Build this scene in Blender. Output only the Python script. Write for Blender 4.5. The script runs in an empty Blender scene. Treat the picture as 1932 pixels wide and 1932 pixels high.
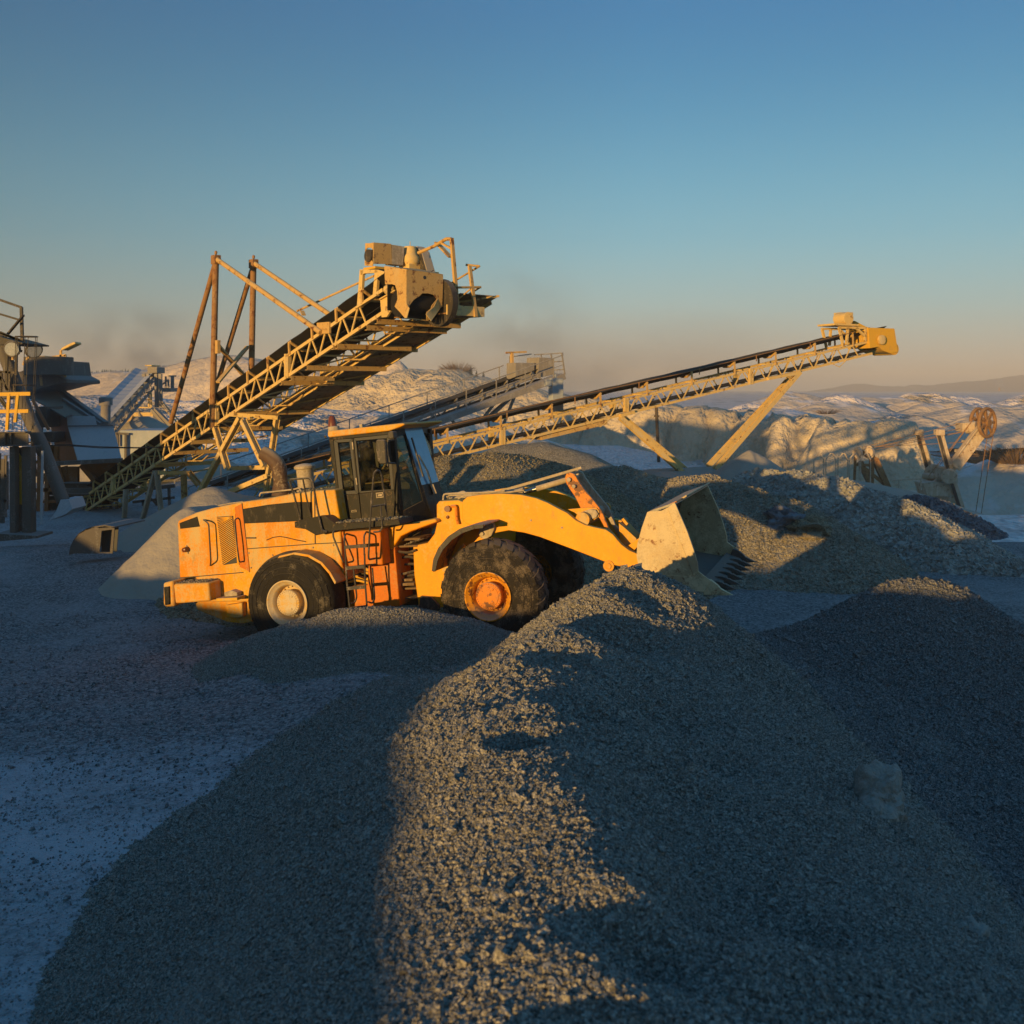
import bpy, bmesh, math, random
import numpy as np
from mathutils import Vector, Matrix
random.seed(7); RNG = np.random.default_rng(11)
SC = bpy.context.scene; COL = SC.collection
# ---------------------------------------------------------------- camera geometry (1932 unit picture measure)
F, CX, HY, CZ = 1990.0, 966.0, 735.0, 4.1
def P(px, py, d): return Vector(((px-CX)/F*d, d, CZ-(py-HY)/F*d))
def conv(x0, y0, k): return lambda a, b: (x0+a*k, y0+b*k)
c1 = conv(283.0, 754.7, .293); c2 = conv(754.7, 754.7, .3662); c3 = conv(603.8, 778.3, .12207)
c4 = conv(1037.7, 872.6, .21973); cv = conv(330.2, 424.5, .3174); rv = conv(849.0, 566.0, .4639)
lf = conv(0.0, 542.5, .2686); rs = conv(1415.0, 684.0, .2676); hd = conv(636.8, 424.5, .1465)
l2 = conv(0.0, 613.2, .2198); fc = conv(165.1, 636.8, .12207); md = conv(589.6, 636.8, .2686)
# ---------------------------------------------------------------- scene, camera, light
cam = bpy.data.cameras.new('camera'); camo = bpy.data.objects.new('camera', cam); COL.objects.link(camo)
camo.location = (0, 0, CZ); camo.rotation_euler = (math.pi/2, 0, 0)
cam.sensor_width = 36; cam.lens = F/1932*36; cam.shift_y = -(966-HY)/1932
cam.clip_start = .1; cam.clip_end = 8000
cam.dof.use_dof = True; cam.dof.focus_distance = 16.0; cam.dof.aperture_fstop = 3.2
SC.camera = camo
AZ, EL = math.radians(211.0), math.radians(3.7)       # where the sun stands: behind the camera, to the left
SD = Vector((math.sin(AZ)*math.cos(EL), math.cos(AZ)*math.cos(EL), math.sin(EL)))
w = bpy.data.worlds.new('World'); SC.world = w; w.use_nodes = True
nt = w.node_tree; bg = nt.nodes['Background']
sk = nt.nodes.new('ShaderNodeTexSky'); sk.sky_type = 'NISHITA'; sk.sun_disc = False
sk.sun_elevation = EL; sk.sun_rotation = AZ; sk.air_density = 1.0; sk.dust_density = .3; sk.ozone_density = 1.6; sk.altitude = 200
bg.inputs[1].default_value = .12
tcw = nt.nodes.new('ShaderNodeTexCoord'); sx = nt.nodes.new('ShaderNodeSeparateXYZ'); nt.links.new(tcw.outputs['Generated'], sx.inputs[0])
cr = nt.nodes.new('ShaderNodeValToRGB'); nt.links.new(sx.outputs[2], cr.inputs[0]); cr.color_ramp.interpolation = 'B_SPLINE'
for i_, (p_, c_) in enumerate([(0.0, (2.45, 2.1, 1.75)), (.03, (2.2, 2.15, 1.9)), (.075, (1.65, 2.45, 2.45)), (.14, (.95, 2.4, 3.0)), (.24, (.36, 1.55, 2.55)), (.34, (.18, 1.0, 2.1)), (1.0, (.16, .92, 2.2))]):
    e_ = cr.color_ramp.elements[i_] if i_ < 2 else cr.color_ramp.elements.new(p_)
    e_.position = p_; e_.color = (*[q_/4 for q_ in c_], 1)
mxw = nt.nodes.new('ShaderNodeMixRGB'); mxw.inputs[0].default_value = .93; nt.links.new(sk.outputs[0], mxw.inputs[1]); scl = nt.nodes.new('ShaderNodeVectorMath'); scl.operation = 'SCALE'; azr = nt.nodes.new('ShaderNodeMapRange'); nt.links.new(sx.outputs[0], azr.inputs[0]); azr.inputs[1].default_value = -.5; azr.inputs[2].default_value = .12; azr.inputs[3].default_value = 2.3; azr.inputs[4].default_value = 4.1; nt.links.new(azr.outputs[0], scl.inputs['Scale']); nt.links.new(cr.outputs[0], scl.inputs[0]); nt.links.new(scl.outputs[0], mxw.inputs[2])
nt.links.new(mxw.outputs[0], bg.inputs[0])
sun = bpy.data.lights.new('sun', 'SUN'); suno = bpy.data.objects.new('sun', sun); COL.objects.link(suno)
sun.energy = 5.0; sun.angle = math.radians(.55); sun.color = (1.0, .62, .20)
suno.rotation_euler = SD.to_track_quat('Z', 'Y').to_euler(); suno.location = (-20, -30, 30)
SC.view_settings.view_transform = 'Standard'; SC.view_settings.look = 'None'
SC.view_settings.exposure = .72; SC.view_settings.gamma = 1
SC.render.engine = 'CYCLES'; SC.cycles.use_denoising = True
SC.cycles.volume_bounces = 0; SC.cycles.max_bounces = 6; SC.cycles.transparent_max_bounces = 12
SC.cycles.volume_step_rate = 1.0; SC.cycles.volume_max_steps = 96
# ---------------------------------------------------------------- numpy noise
def _h(ix, iy, s):
    n = (ix.astype(np.int64)*374761393 + iy.astype(np.int64)*668265263 + s*1274126177) & 0xffffffff
    n = ((n ^ (n >> 13))*1274126177) & 0xffffffff
    return ((n ^ (n >> 16)) & 0xffff)/65535.0
def vn(x, y, s=0):
    x = np.asarray(x, float); y = np.asarray(y, float)
    ix, iy = np.floor(x), np.floor(y); fx, fy = x-ix, y-iy
    fx = fx*fx*(3-2*fx); fy = fy*fy*(3-2*fy)
    a, b, c, d = _h(ix, iy, s), _h(ix+1, iy, s), _h(ix, iy+1, s), _h(ix+1, iy+1, s)
    return (a+(b-a)*fx)*(1-fy)+(c+(d-c)*fx)*fy
def fbm(x, y, s=0, o=4):
    r = 0; a = .5
    for k in range(o): r = r+a*(vn(x, y, s+k*17)-.5)*2; x, y, a = x*2.03+3.1, y*2.03+1.7, a*.5
    return r
def sstep(a, b, x):
    t = np.clip((x-a)/(b-a), 0, 1); return t*t*(3-2*t)
# ---------------------------------------------------------------- materials
def N(nt, t, **kw):
    n = nt.nodes.new('ShaderNode'+t)
    for k, v in kw.items():
        if hasattr(n, k): setattr(n, k, v)
    return n
def math_(nt, op, a, b=None, c=None):
    n = N(nt, 'Math', operation=op)
    for i, v in enumerate((a, b, c)):
        if v is None: continue
        if isinstance(v, (int, float)): n.inputs[i].default_value = v
        else: nt.links.new(v, n.inputs[i])
    return n.outputs[0]
def ramp(nt, src, stops):
    n = N(nt, 'ValToRGB'); cr = n.color_ramp
    while len(cr.elements) > 1: cr.elements.remove(cr.elements[-1])
    cr.elements[0].position = stops[0][0]; cr.elements[0].color = (*stops[0][1], 1)
    for p, c in stops[1:]: e = cr.elements.new(p); e.color = (*c, 1)
    nt.links.new(src, n.inputs[0]); return n.outputs[0]
def mixc(nt, f, a, b):
    n = N(nt, 'MixRGB')
    for i, v in enumerate((f, a, b)):
        if isinstance(v, (int, float)): n.inputs[i].default_value = v
        elif isinstance(v, tuple): n.inputs[i].default_value = (*v, 1)
        else: nt.links.new(v, n.inputs[i])
    return n.outputs[0]
def base(name):
    m = bpy.data.materials.new(name); m.use_nodes = True
    nt = m.node_tree; b = nt.nodes['Principled BSDF']; tc = N(nt, 'TexCoord')
    return m, nt, b, tc.outputs['Object']
def noise(nt, co, sc, det=4, rough=.55, vscale=None):
    n = N(nt, 'TexNoise'); n.inputs['Scale'].default_value = sc; n.inputs['Detail'].default_value = det; n.inputs['Roughness'].default_value = rough
    if vscale:
        mp = N(nt, 'Mapping'); mp.inputs['Scale'].default_value = vscale; nt.links.new(co, mp.inputs[0]); co = mp.outputs[0]
    nt.links.new(co, n.inputs['Vector']); return n.outputs[0]
def upness(nt):
    g = N(nt, 'NewGeometry'); s = N(nt, 'SeparateXYZ'); nt.links.new(g.outputs['Normal'], s.inputs[0]); return s.outputs[2]
def bumpn(nt, b, h, strength=.4, dist=.02):
    n = N(nt, 'Bump'); n.inputs['Strength'].default_value = strength; n.inputs['Distance'].default_value = dist
    nt.links.new(h, n.inputs['Height']); nt.links.new(n.outputs[0], b.inputs['Normal'])
def painted(name, col, dust=(.46, .38, .28), amt=.5, rough=.55, metal=0., rust=None, sc=1.0, streak=.5, up=.85, alt=None):
    """paint or bare metal with settled dust, run streaks and chips that belong to the surface"""
    m, nt, b, co = base(name)
    n1 = noise(nt, co, 2.2*sc, 6, .6); n2 = noise(nt, co, 3*sc, 5, .6, (2.2, 2.2, .35)); n3 = noise(nt, co, 26*sc, 3)
    k = math_(nt, 'ADD', math_(nt, 'MULTIPLY', n1, 1-streak), math_(nt, 'MULTIPLY', n2, streak))
    k = math_(nt, 'ADD', k, math_(nt, 'MULTIPLY', math_(nt, 'SUBTRACT', n3, .5), .40))
    f = N(nt, 'MapRange'); nt.links.new(k, f.inputs[0]); f.inputs[1].default_value = .70-.40*amt; f.inputs[2].default_value = .86-.40*amt
    f.inputs[3].default_value = 0; f.inputs[4].default_value = .9
    u = N(nt, 'MapRange'); nt.links.new(upness(nt), u.inputs[0]); u.inputs[1].default_value = .35; u.inputs[2].default_value = .9; u.inputs[4].default_value = up
    fac = math_(nt, 'MAXIMUM', f.outputs[0], u.outputs[0])
    v = math_(nt, 'MULTIPLY_ADD', n3, .35, .82)
    c0 = mixc(nt, 1.0, col, (1, 1, 1)); mm = N(nt, 'MixRGB', blend_type='MULTIPLY'); mm.inputs[0].default_value = 1; mm.inputs[1].default_value = (*col, 1)
    cb = N(nt, 'CombineXYZ'); [nt.links.new(v, cb.inputs[i]) for i in range(3)]; nt.links.new(cb.outputs[0], mm.inputs[2]); c = mm.outputs[0]
    if alt:
        ra_ = N(nt, 'MapRange'); nt.links.new(noise(nt, co, 1.3*sc, 5, .65, (1, 1, .6)), ra_.inputs[0]); ra_.inputs[1].default_value = .42; ra_.inputs[2].default_value = .62; ra_.inputs[4].default_value = .8; c = mixc(nt, ra_.outputs[0], c, alt)
    if rust:
        r = N(nt, 'MapRange'); nt.links.new(noise(nt, co, 5*sc, 7, .7), r.inputs[0]); r.inputs[1].default_value = .60-.2*rust; r.inputs[2].default_value = .66-.2*rust
        c = mixc(nt, r.outputs[0], c, (.16, .06, .022))
    c = mixc(nt, fac, c, dust)
    gm = N(nt, 'MapRange'); nt.links.new(noise(nt, co, 4.5*sc, 7, .72, (1.6, 1.6, .7)), gm.inputs[0]); gm.inputs[1].default_value = .56; gm.inputs[2].default_value = .70; gm.inputs[4].default_value = .55
    c = mixc(nt, gm.outputs[0], c, tuple(q*.45 for q in dust)); nt.links.new(c, b.inputs['Base Color']); b.inputs['Specular IOR Level'].default_value = .22
    rr = N(nt, 'MapRange'); nt.links.new(fac, rr.inputs[0]); rr.inputs[3].default_value = rough; rr.inputs[4].default_value = .95
    nt.links.new(rr.outputs[0], b.inputs['Roughness']); b.inputs['Metallic'].default_value = metal
    bumpn(nt, b, math_(nt, 'ADD', n3, math_(nt, 'MULTIPLY', n1, .5)), .25, .006)
    return m
def gravel(name, c0, c1, scale, dust=(.5, .47, .42), dusty=.2, bump=.9, dist=.02, big=.6, attr=False):
    """crushed stone: a value per stone, chips between, larger tonal drifts"""
    m, nt, b, co = base(name)
    mp = N(nt, 'Mapping'); mp.inputs['Scale'].default_value = (1, 1, 1); nt.links.new(co, mp.inputs[0])
    v = N(nt, 'TexVoronoi', feature='F1'); v.inputs['Scale'].default_value = scale; v.inputs['Randomness'].default_value = 1; nt.links.new(mp.outputs[0], v.inputs['Vector'])
    s = N(nt, 'SeparateXYZ'); nt.links.new(v.outputs['Color'], s.inputs[0])
    v2 = N(nt, 'TexVoronoi', feature='F1'); v2.inputs['Scale'].default_value = scale*2.7; nt.links.new(co, v2.inputs['Vector'])
    c = mixc(nt, s.outputs[0], c0, c1)
    nz = noise(nt, co, big, 5, .6)
    f = N(nt, 'MapRange'); nt.links.new(nz, f.inputs[0]); f.inputs[1].default_value = .62-.35*dusty; f.inputs[2].default_value = .85-.35*dusty; f.inputs[4].default_value = .75
    fac = f.outputs[0]
    if attr:
        at = N(nt, 'Attribute', attribute_name='snow'); fine = noise(nt, co, 9, 4, .7)
        k = math_(nt, 'ADD', at.outputs['Fac'], math_(nt, 'MULTIPLY', math_(nt, 'SUBTRACT', fine, .5), .9))
        g = N(nt, 'MapRange'); nt.links.new(k, g.inputs[0]); g.inputs[1].default_value = .4; g.inputs[2].default_value = .75
        c = mixc(nt, fac, c, dust); c = mixc(nt, g.outputs[0], c, (.46, .47, .48))
    else: c = mixc(nt, fac, c, dust)
    nt.links.new(c, b.inputs['Base Color']); b.inputs['Roughness'].default_value = .95; b.inputs['Specular IOR Level'].default_value = .15
    h = math_(nt, 'SUBTRACT', math_(nt, 'MULTIPLY', s.outputs[1], .6), math_(nt, 'ADD', math_(nt, 'MULTIPLY', v.outputs[0], 1.0), math_(nt, 'MULTIPLY', v2.outputs[0], .4)))
    bumpn(nt, b, h, bump, dist)
    return m
def earth(name, c0, c1, snow=.4, sc=.15, steep=.8, streak=(1, 1, 1), snowcol=(.72, .74, .80), bump=.6, dist=.3):
    """spoil or quarry face, snow lying on the flatter parts and in the runnels"""
    m, nt, b, co = base(name)
    n1 = noise(nt, co, sc, 6, .6); n2 = noise(nt, co, sc*2, 4, .5, streak); n3 = noise(nt, co, sc*7, 4, .6)
    c = mixc(nt, n1, c0, c1); c = mixc(nt, math_(nt, 'MULTIPLY', n3, .5), c, c0)
    u = upness(nt)
    at = N(nt, 'Attribute', attribute_name='gully')
    k = math_(nt, 'ADD', math_(nt, 'MULTIPLY', math_(nt, 'SUBTRACT', u, steep), 3.0), math_(nt, 'MULTIPLY', math_(nt, 'SUBTRACT', n2, .5), 2.6))
    k = math_(nt, 'ADD', k, at.outputs['Fac'])
    f = N(nt, 'MapRange'); nt.links.new(k, f.inputs[0]); f.inputs[1].default_value = .55-snow; f.inputs[2].default_value = .85-snow; f.inputs[4].default_value = .95
    c = mixc(nt, f.outputs[0], c, snowcol); nt.links.new(c, b.inputs['Base Color']); b.inputs['Roughness'].default_value = .95
    b.inputs['Specular IOR Level'].default_value = .1
    bumpn(nt, b, math_(nt, 'ADD', n3, n2), bump, dist)
    return m
def plain(name, col, rough=.6, metal=0., trans=0., emis=None, alpha=None):
    m, nt, b, co = base(name); v = noise(nt, co, 12, 4)
    c = mixc(nt, math_(nt, 'MULTIPLY', v, .4), col, tuple(x*.6 for x in col)); nt.links.new(c, b.inputs['Base Color'])
    b.inputs['Roughness'].default_value = rough; b.inputs['Metallic'].default_value = metal
    b.inputs['Transmission Weight'].default_value = trans
    return m
M = {}
DUST = (.50, .41, .30)
M['gravel'] = gravel('gravel_near', (.15, .14, .12), (.50, .46, .39), 75, dusty=.22, dust=(.40, .37, .32), bump=1.0, dist=.016, big=.5)
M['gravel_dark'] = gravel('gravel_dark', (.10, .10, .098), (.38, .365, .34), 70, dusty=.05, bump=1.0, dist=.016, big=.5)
M['gravel_fine'] = gravel('gravel_fine', (.17, .14, .09), (.42, .35, .23), 34, dust=(.38, .33, .24), dusty=.3, bump=1.0, dist=.03, big=.5)
M['gravel_tan'] = gravel('gravel_tan', (.20, .175, .13), (.42, .37, .28), 24, dust=(.48, .41, .31), dusty=.45, bump=1.0, dist=.04, big=.4)
M['yard'] = gravel('yard_gravel', (.10, .10, .10), (.36, .35, .33), 30, dust=(.38, .37, .36), dusty=.4, bump=1.0, dist=.02, big=.35, attr=True)
M['rocks'] = gravel('coarse_rock', (.20, .19, .165), (.40, .38, .33), 9, dust=(.5, .47, .4), dusty=.3, bump=.6, dist=.04, big=.6)
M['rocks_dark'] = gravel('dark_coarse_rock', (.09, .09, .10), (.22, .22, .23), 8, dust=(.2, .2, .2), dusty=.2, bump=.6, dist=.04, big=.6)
M['dustpile'] = earth('dust_heap', (.30, .26, .20), (.46, .41, .34), snow=-.2, sc=.6, steep=1.2, bump=.5, dist=.1)
M['cliff'] = earth('quarry_rock', (.46, .36, .24), (.82, .68, .48), snow=.30, sc=.10, steep=.93, streak=(2.4, 2.4, .22), bump=1.0, dist=1.0)
M['spoil'] = earth('spoil_heap', (.54, .42, .31), (.76, .64, .50), snow=.30, sc=.06, steep=.9, streak=(2, 2, .4), bump=.8, dist=.9, snowcol=(.78, .70, .66))
M['snowfield'] = earth('snow_ground', (.42, .34, .25), (.5, .42, .33), snow=.62, sc=.05, steep=.85, bump=1.0, dist=4.0, snowcol=(.90, .78, .72))
M['clay'] = earth('clay_lump', (.26, .23, .19), (.44, .40, .35), snow=-.3, sc=3, steep=1.3, bump=.7, dist=.05)
M['mountain'] = earth('far_mountain', (.16, .15, .15), (.24, .21, .20), snow=.1, sc=.004, steep=.99, bump=.3, dist=3)
M['yellow'] = painted('loader_yellow', (.72, .32, .003), amt=.70, rough=.55, dust=(.54, .39, .17), alt=(.62, .20, .003), sc=1.1)
M['yellow_clean'] = painted('arm_yellow', (.78, .345, .003), amt=.38, rough=.5, dust=(.60, .42, .14), alt=(.72, .28, .003))
M['yellow_rust'] = painted('rusty_orange', (.62, .20, .014), amt=.25, rough=.5, rust=.45)
M['orange_box'] = painted('orange_panel', (.56, .15, .005), amt=.42, rough=.5, dust=(.45, .30, .13))
M['black_paint'] = painted('black_paint', (.008, .007, .006), amt=.16, dust=(.25, .20, .14), rough=.5)
M['cab_black'] = painted('cab_black', (.007, .006, .005), amt=.3, dust=(.22, .15, .08), rough=.5, sc=1.4, up=.5)
M['rail'] = painted('handrail', (.05, .045, .04), amt=.4, dust=(.30, .25, .2), rough=.5, sc=3)
M['tyre'] = painted('tyre_rubber', (.022, .019, .017), amt=.55, dust=(.16, .125, .09), rough=.9, sc=2, streak=.1)
M['tyre_dark'] = painted('tyre_rubber_dark', (.02, .018, .016), amt=.35, dust=(.13, .11, .08), rough=.9, sc=2, streak=.1)
M['rim_dusty'] = painted('dusty_rim', (.60, .36, .08), amt=.85, dust=(.55, .46, .32), rough=.7, sc=2, streak=.1)
M['rim'] = painted('orange_rim', (.66, .27, .012), amt=.15, rough=.5, rust=.35, sc=2, streak=.1)
M['bucket'] = painted('bucket_steel', (.46, .35, .20), amt=.62, alt=(.32, .235, .14), rust=.12, sc=1.6, dust=(.66, .53, .32), rough=.5, metal=.15, streak=.1)
M['bucket_in'] = painted('bucket_worn_steel', (.10, .095, .09), amt=.3, dust=(.2, .18, .15), rough=.4, metal=.5, streak=.2)
M['steel'] = painted('dusty_steel', (.34, .27, .18), amt=.6, dust=DUST, rough=.6)
M['cream'] = painted('conveyor_cream', (.64, .43, .15), amt=.5, dust=(.54, .42, .24), rough=.6, rust=.12, streak=.2)
M['cream_rust'] = painted('conveyor_rusty_cream', (.52, .32, .11), amt=.4, dust=(.50, .36, .18), rough=.6, rust=.22, streak=.2)
M['rust_pipe'] = painted('rusty_pipe', (.27, .14, .055), amt=.4, dust=(.36, .24, .13), rough=.7, rust=.3, streak=.5, up=.5)
M['belt'] = painted('rubber_belt', (.018, .016, .015), amt=.25, dust=(.12, .10, .075), rough=.8, up=.45)
M['dark_metal'] = painted('dark_metal', (.05, .042, .035), amt=.4, dust=(.22, .17, .12), rough=.6)
M['plant'] = painted('plant_steel', (.11, .095, .08), amt=.4, dust=(.26, .24, .22), rough=.7)
M['plant_orange'] = painted('plant_orange', (.26, .10, .035), amt=.35, dust=(.22, .18, .15), rough=.7)
M['plant_yellow'] = painted('plant_yellow', (.62, .34, .03), amt=.3, dust=DUST, rough=.6)
M['plant_grey'] = painted('plant_grey_sheet', (.34, .36, .37), amt=.5, dust=(.46, .46, .46), rough=.7)
M['hazed'] = painted('grey_conveyor_steel', (.24, .21, .18), amt=.5, dust=(.36, .33, .29), rough=.7)
M['cabin_blue'] = painted('blue_wrap', (.10, .28, .48), amt=.25, dust=(.30, .34, .38), rough=.6, streak=.8)
M['chrome'] = plain('chrome_rod', (.6, .58, .55), .18, 1.0)
M['shovel'] = painted('old_shovel_paint', (.46, .34, .22), amt=.6, dust=(.58, .48, .36), rough=.7, rust=.15)
M['walk'] = painted('walkway_sheet', (.34, .22, .12), amt=.4, dust=(.42, .32, .20), rough=.7, rust=.3)
M['white'] = plain('white_cloth', (.7, .68, .6), .8)
M['skin'] = plain('skin', (.42, .22, .14), .6)
M['cloth'] = plain('dark_jacket', (.03, .032, .04), .9)
M['seat'] = plain('black_plastic', (.03, .03, .03), .6)
M['red_lens'] = plain('red_lens', (.35, .03, .012), .25)
M['brown_lens'] = plain('brown_lens', (.16, .045, .015), .3)
M['conifer'] = plain('conifer_needles', (.035, .045, .028), .9)
M['twig'] = plain('bare_twigs', (.17, .105, .06), .9)
M['bark'] = plain('bark', (.09, .065, .045), .9)
M['cable'] = plain('cable', (.03, .03, .03), .8)
g, gnt, gb, gco = base('cab_glass'); M['glass'] = g
gb.inputs['Base Color'].default_value = (.50, .53, .45, 1); gb.inputs['Roughness'].default_value = .04
gn = N(gnt, 'BsdfTransparent'); gn.inputs[0].default_value = (.72, .72, .60, 1); gl = N(gnt, 'BsdfGlossy'); gl.inputs['Roughness'].default_value = .05; gl.inputs[0].default_value = (.6, .6, .6, 1)
gd = N(gnt, 'BsdfDiffuse'); gd.inputs[0].default_value = (.30, .25, .17, 1)
lw = N(gnt, 'LayerWeight'); lw.inputs[0].default_value = .35
mx = N(gnt, 'MixShader'); gnt.links.new(math_(gnt, 'MULTIPLY', lw.outputs[0], .6), mx.inputs[0]); gnt.links.new(gn.outputs[0], mx.inputs[1]); gnt.links.new(gl.outputs[0], mx.inputs[2])
mx2 = N(gnt, 'MixShader'); ds = N(gnt, 'MapRange'); gnt.links.new(noise(gnt, gco, 5, 6, .7), ds.inputs[0]); ds.inputs[1].default_value = .5; ds.inputs[2].default_value = .85; ds.inputs[4].default_value = .14
gnt.links.new(ds.outputs[0], mx2.inputs[0]); gnt.links.new(mx.outputs[0], mx2.inputs[1]); gnt.links.new(gd.outputs[0], mx2.inputs[2])
gnt.links.new(mx2.outputs[0], gnt.nodes['Material Output'].inputs[0])
# ---------------------------------------------------------------- object helpers
def tag(o, label=None, cat=None, group=None, kind=None):
    if label: o['label'] = label
    if cat: o['category'] = cat
    if group: o['group'] = group
    if kind: o['kind'] = kind
    return o
def thing(name, label, cat, mat=None, loc=None, group=None):
    o = bpy.data.objects.new(name, None); o.empty_display_size = .3; COL.objects.link(o)
    o.matrix_world = mat if mat is not None else Matrix.Translation(loc or (0, 0, 0))
    return tag(o, label, cat, group)
def npmesh(name, V, Fq, mat, smooth=True, n=None):
    """fast mesh from arrays; Fq (m, k) faces all of k corners"""
    me = bpy.data.meshes.new(name); V = np.asarray(V, np.float32); Fq = np.asarray(Fq, np.int32); k = Fq.shape[1]
    me.vertices.add(len(V)); me.vertices.foreach_set('co', V.ravel())
    me.loops.add(Fq.size); me.loops.foreach_set('vertex_index', Fq.ravel())
    me.polygons.add(len(Fq)); me.polygons.foreach_set('loop_start', np.arange(0, Fq.size, k, dtype=np.int32))
    sm = np.ones(len(Fq), bool) if smooth is True else (np.zeros(len(Fq), bool) if smooth is False else smooth)
    me.polygons.foreach_set('use_smooth', sm); me.update(calc_edges=True); me.materials.append(mat)
    return me
def link(name, me, parent=None):
    o = bpy.data.objects.new(name, me); COL.objects.link(o)
    if parent is not None: o.parent = parent
    return o
class MB:
    """collects shapes, links them as ONE mesh; xf maps the given points into the parent's frame"""
    def __init__(s, xf=None): s.bm = bmesh.new(); s.xf = xf; s.sm = []
    def v(s, p):
        p = Vector(p)
        return s.bm.verts.new(s.xf @ p if s.xf is not None else p)
    def faces(s, pts, fs, smooth=False):
        vs = [s.v(p) for p in pts]
        for f in fs:
            try: q = s.bm.faces.new([vs[i] for i in f]); q.smooth = smooth
            except ValueError: pass
        return s
    def hexa(s, p):  # 8 points: bottom ring 0-3, top ring 4-7
        return s.faces(p, [(0, 3, 2, 1), (4, 5, 6, 7), (0, 1, 5, 4), (1, 2, 6, 5), (2, 3, 7, 6), (3, 0, 4, 7)])
    def box(s, a, b):
        (x0, y0, z0), (x1, y1, z1) = a, b
        return s.hexa([(x0, y0, z0), (x1, y0, z0), (x1, y1, z0), (x0, y1, z0), (x0, y0, z1), (x1, y0, z1), (x1, y1, z1), (x0, y1, z1)])
    def bar(s, a, b, wd=.05, h=None, up=(0, 0, 1)):
        a, b = Vector(a), Vector(b); h = h or wd; d = (b-a)
        if d.length < 1e-6: return s
        d.normalize(); u = Vector(up)
        if abs(d.dot(u)) > .98: u = Vector((1, 0, 0)) if abs(d.x) < .9 else Vector((0, 1, 0))
        r = d.cross(u).normalized()*(wd/2); t = r.cross(d).normalized()*(h/2)
        return s.hexa([a-r-t, a+r-t, b+r-t, b-r-t, a-r+t, a+r+t, b+r+t, b-r+t])
    def ibeam(s, a, b, wd=.1, h=.12, t=.012, up=(0, 0, 1)):
        a, b = Vector(a), Vector(b); d = (b-a).normalized(); u = Vector(up); r = d.cross(u).normalized(); q = r.cross(d)
        s.bar(a+q*(h/2), b+q*(h/2), wd, t, up); s.bar(a-q*(h/2), b-q*(h/2), wd, t, up); s.bar(a, b, t, h-t*1.2, up); return s
    def tube(s, pts, r, n=8, caps=True):
        pts = [Vector(p) for p in pts]; R = r if isinstance(r, (list, tuple)) else [r]*len(pts)
        rings = []; ref = None
        for i, p in enumerate(pts):
            d = (pts[min(i+1, len(pts)-1)]-pts[max(i-1, 0)]).normalized()
            if ref is None: ref = d.orthogonal().normalized()
            ref = (ref-d*ref.dot(d)).normalized(); q = d.cross(ref)
            rings.append([s.v(p+(ref*math.cos(k*2*math.pi/n)+q*math.sin(k*2*math.pi/n))*R[i]) for k in range(n)])
        for a, b in zip(rings, rings[1:]):
            for k in range(n):
                f = s.bm.faces.new((a[k], a[(k+1) % n], b[(k+1) % n], b[k])); f.smooth = True
        if caps:
            s.bm.faces.new(rings[0][::-1]); s.bm.faces.new(rings[-1])
        return s
    def prism(s, poly, a, b):
        """poly: list of (x,z); extruded from y=a to y=b"""
        n = len(poly); pts = [(x, a, z) for x, z in poly]+[(x, b, z) for x, z in poly]
        vs = [s.v(p) for p in pts]
        f1 = s.bm.faces.new(vs[:n]); f2 = s.bm.faces.new(vs[n:][::-1])
        for i in range(n):
            j = (i+1) % n; s.bm.faces.new((vs[i], vs[n+i], vs[n+j], vs[j]))
        return s
    def lathe(s, c, prof, ax='y', n=32, smooth=True, caps=True):
        """prof: (offset along axis, radius)"""
        c = Vector(c); rings = []
        for t, r in prof:
            ring = []
            for k in range(n):
                a = 2*math.pi*k/n; u, v_ = math.cos(a)*r, math.sin(a)*r
                o = {'y': (u, t, v_), 'z': (u, v_, t), 'x': (t, u, v_)}[ax]
                ring.append(s.v(c+Vector(o)))
            rings.append(ring)
        for a, b in zip(rings, rings[1:]):
            for k in range(n):
                f = s.bm.faces.new((a[k], a[(k+1) % n], b[(k+1) % n], b[k])); f.smooth = smooth
        if caps: s.bm.faces.new(rings[0][::-1]); s.bm.faces.new(rings[-1])
        return s
    def build(s, name, mat, parent=None, bevel=0, solid=0):
        bmesh.ops.recalc_face_normals(s.bm, faces=s.bm.faces[:])
        me = bpy.data.meshes.new(name); s.bm.to_mesh(me); s.bm.free(); me.materials.append(mat); me.set_sharp_from_angle(angle=math.radians(38))
        o = link(name, me, parent)
        if bevel:
            b = o.modifiers.new('bevel', 'BEVEL'); b.width = bevel; b.segments = 2; b.limit_method = 'ANGLE'; b.angle_limit = math.radians(40); b.harden_normals = False
        return o
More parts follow.
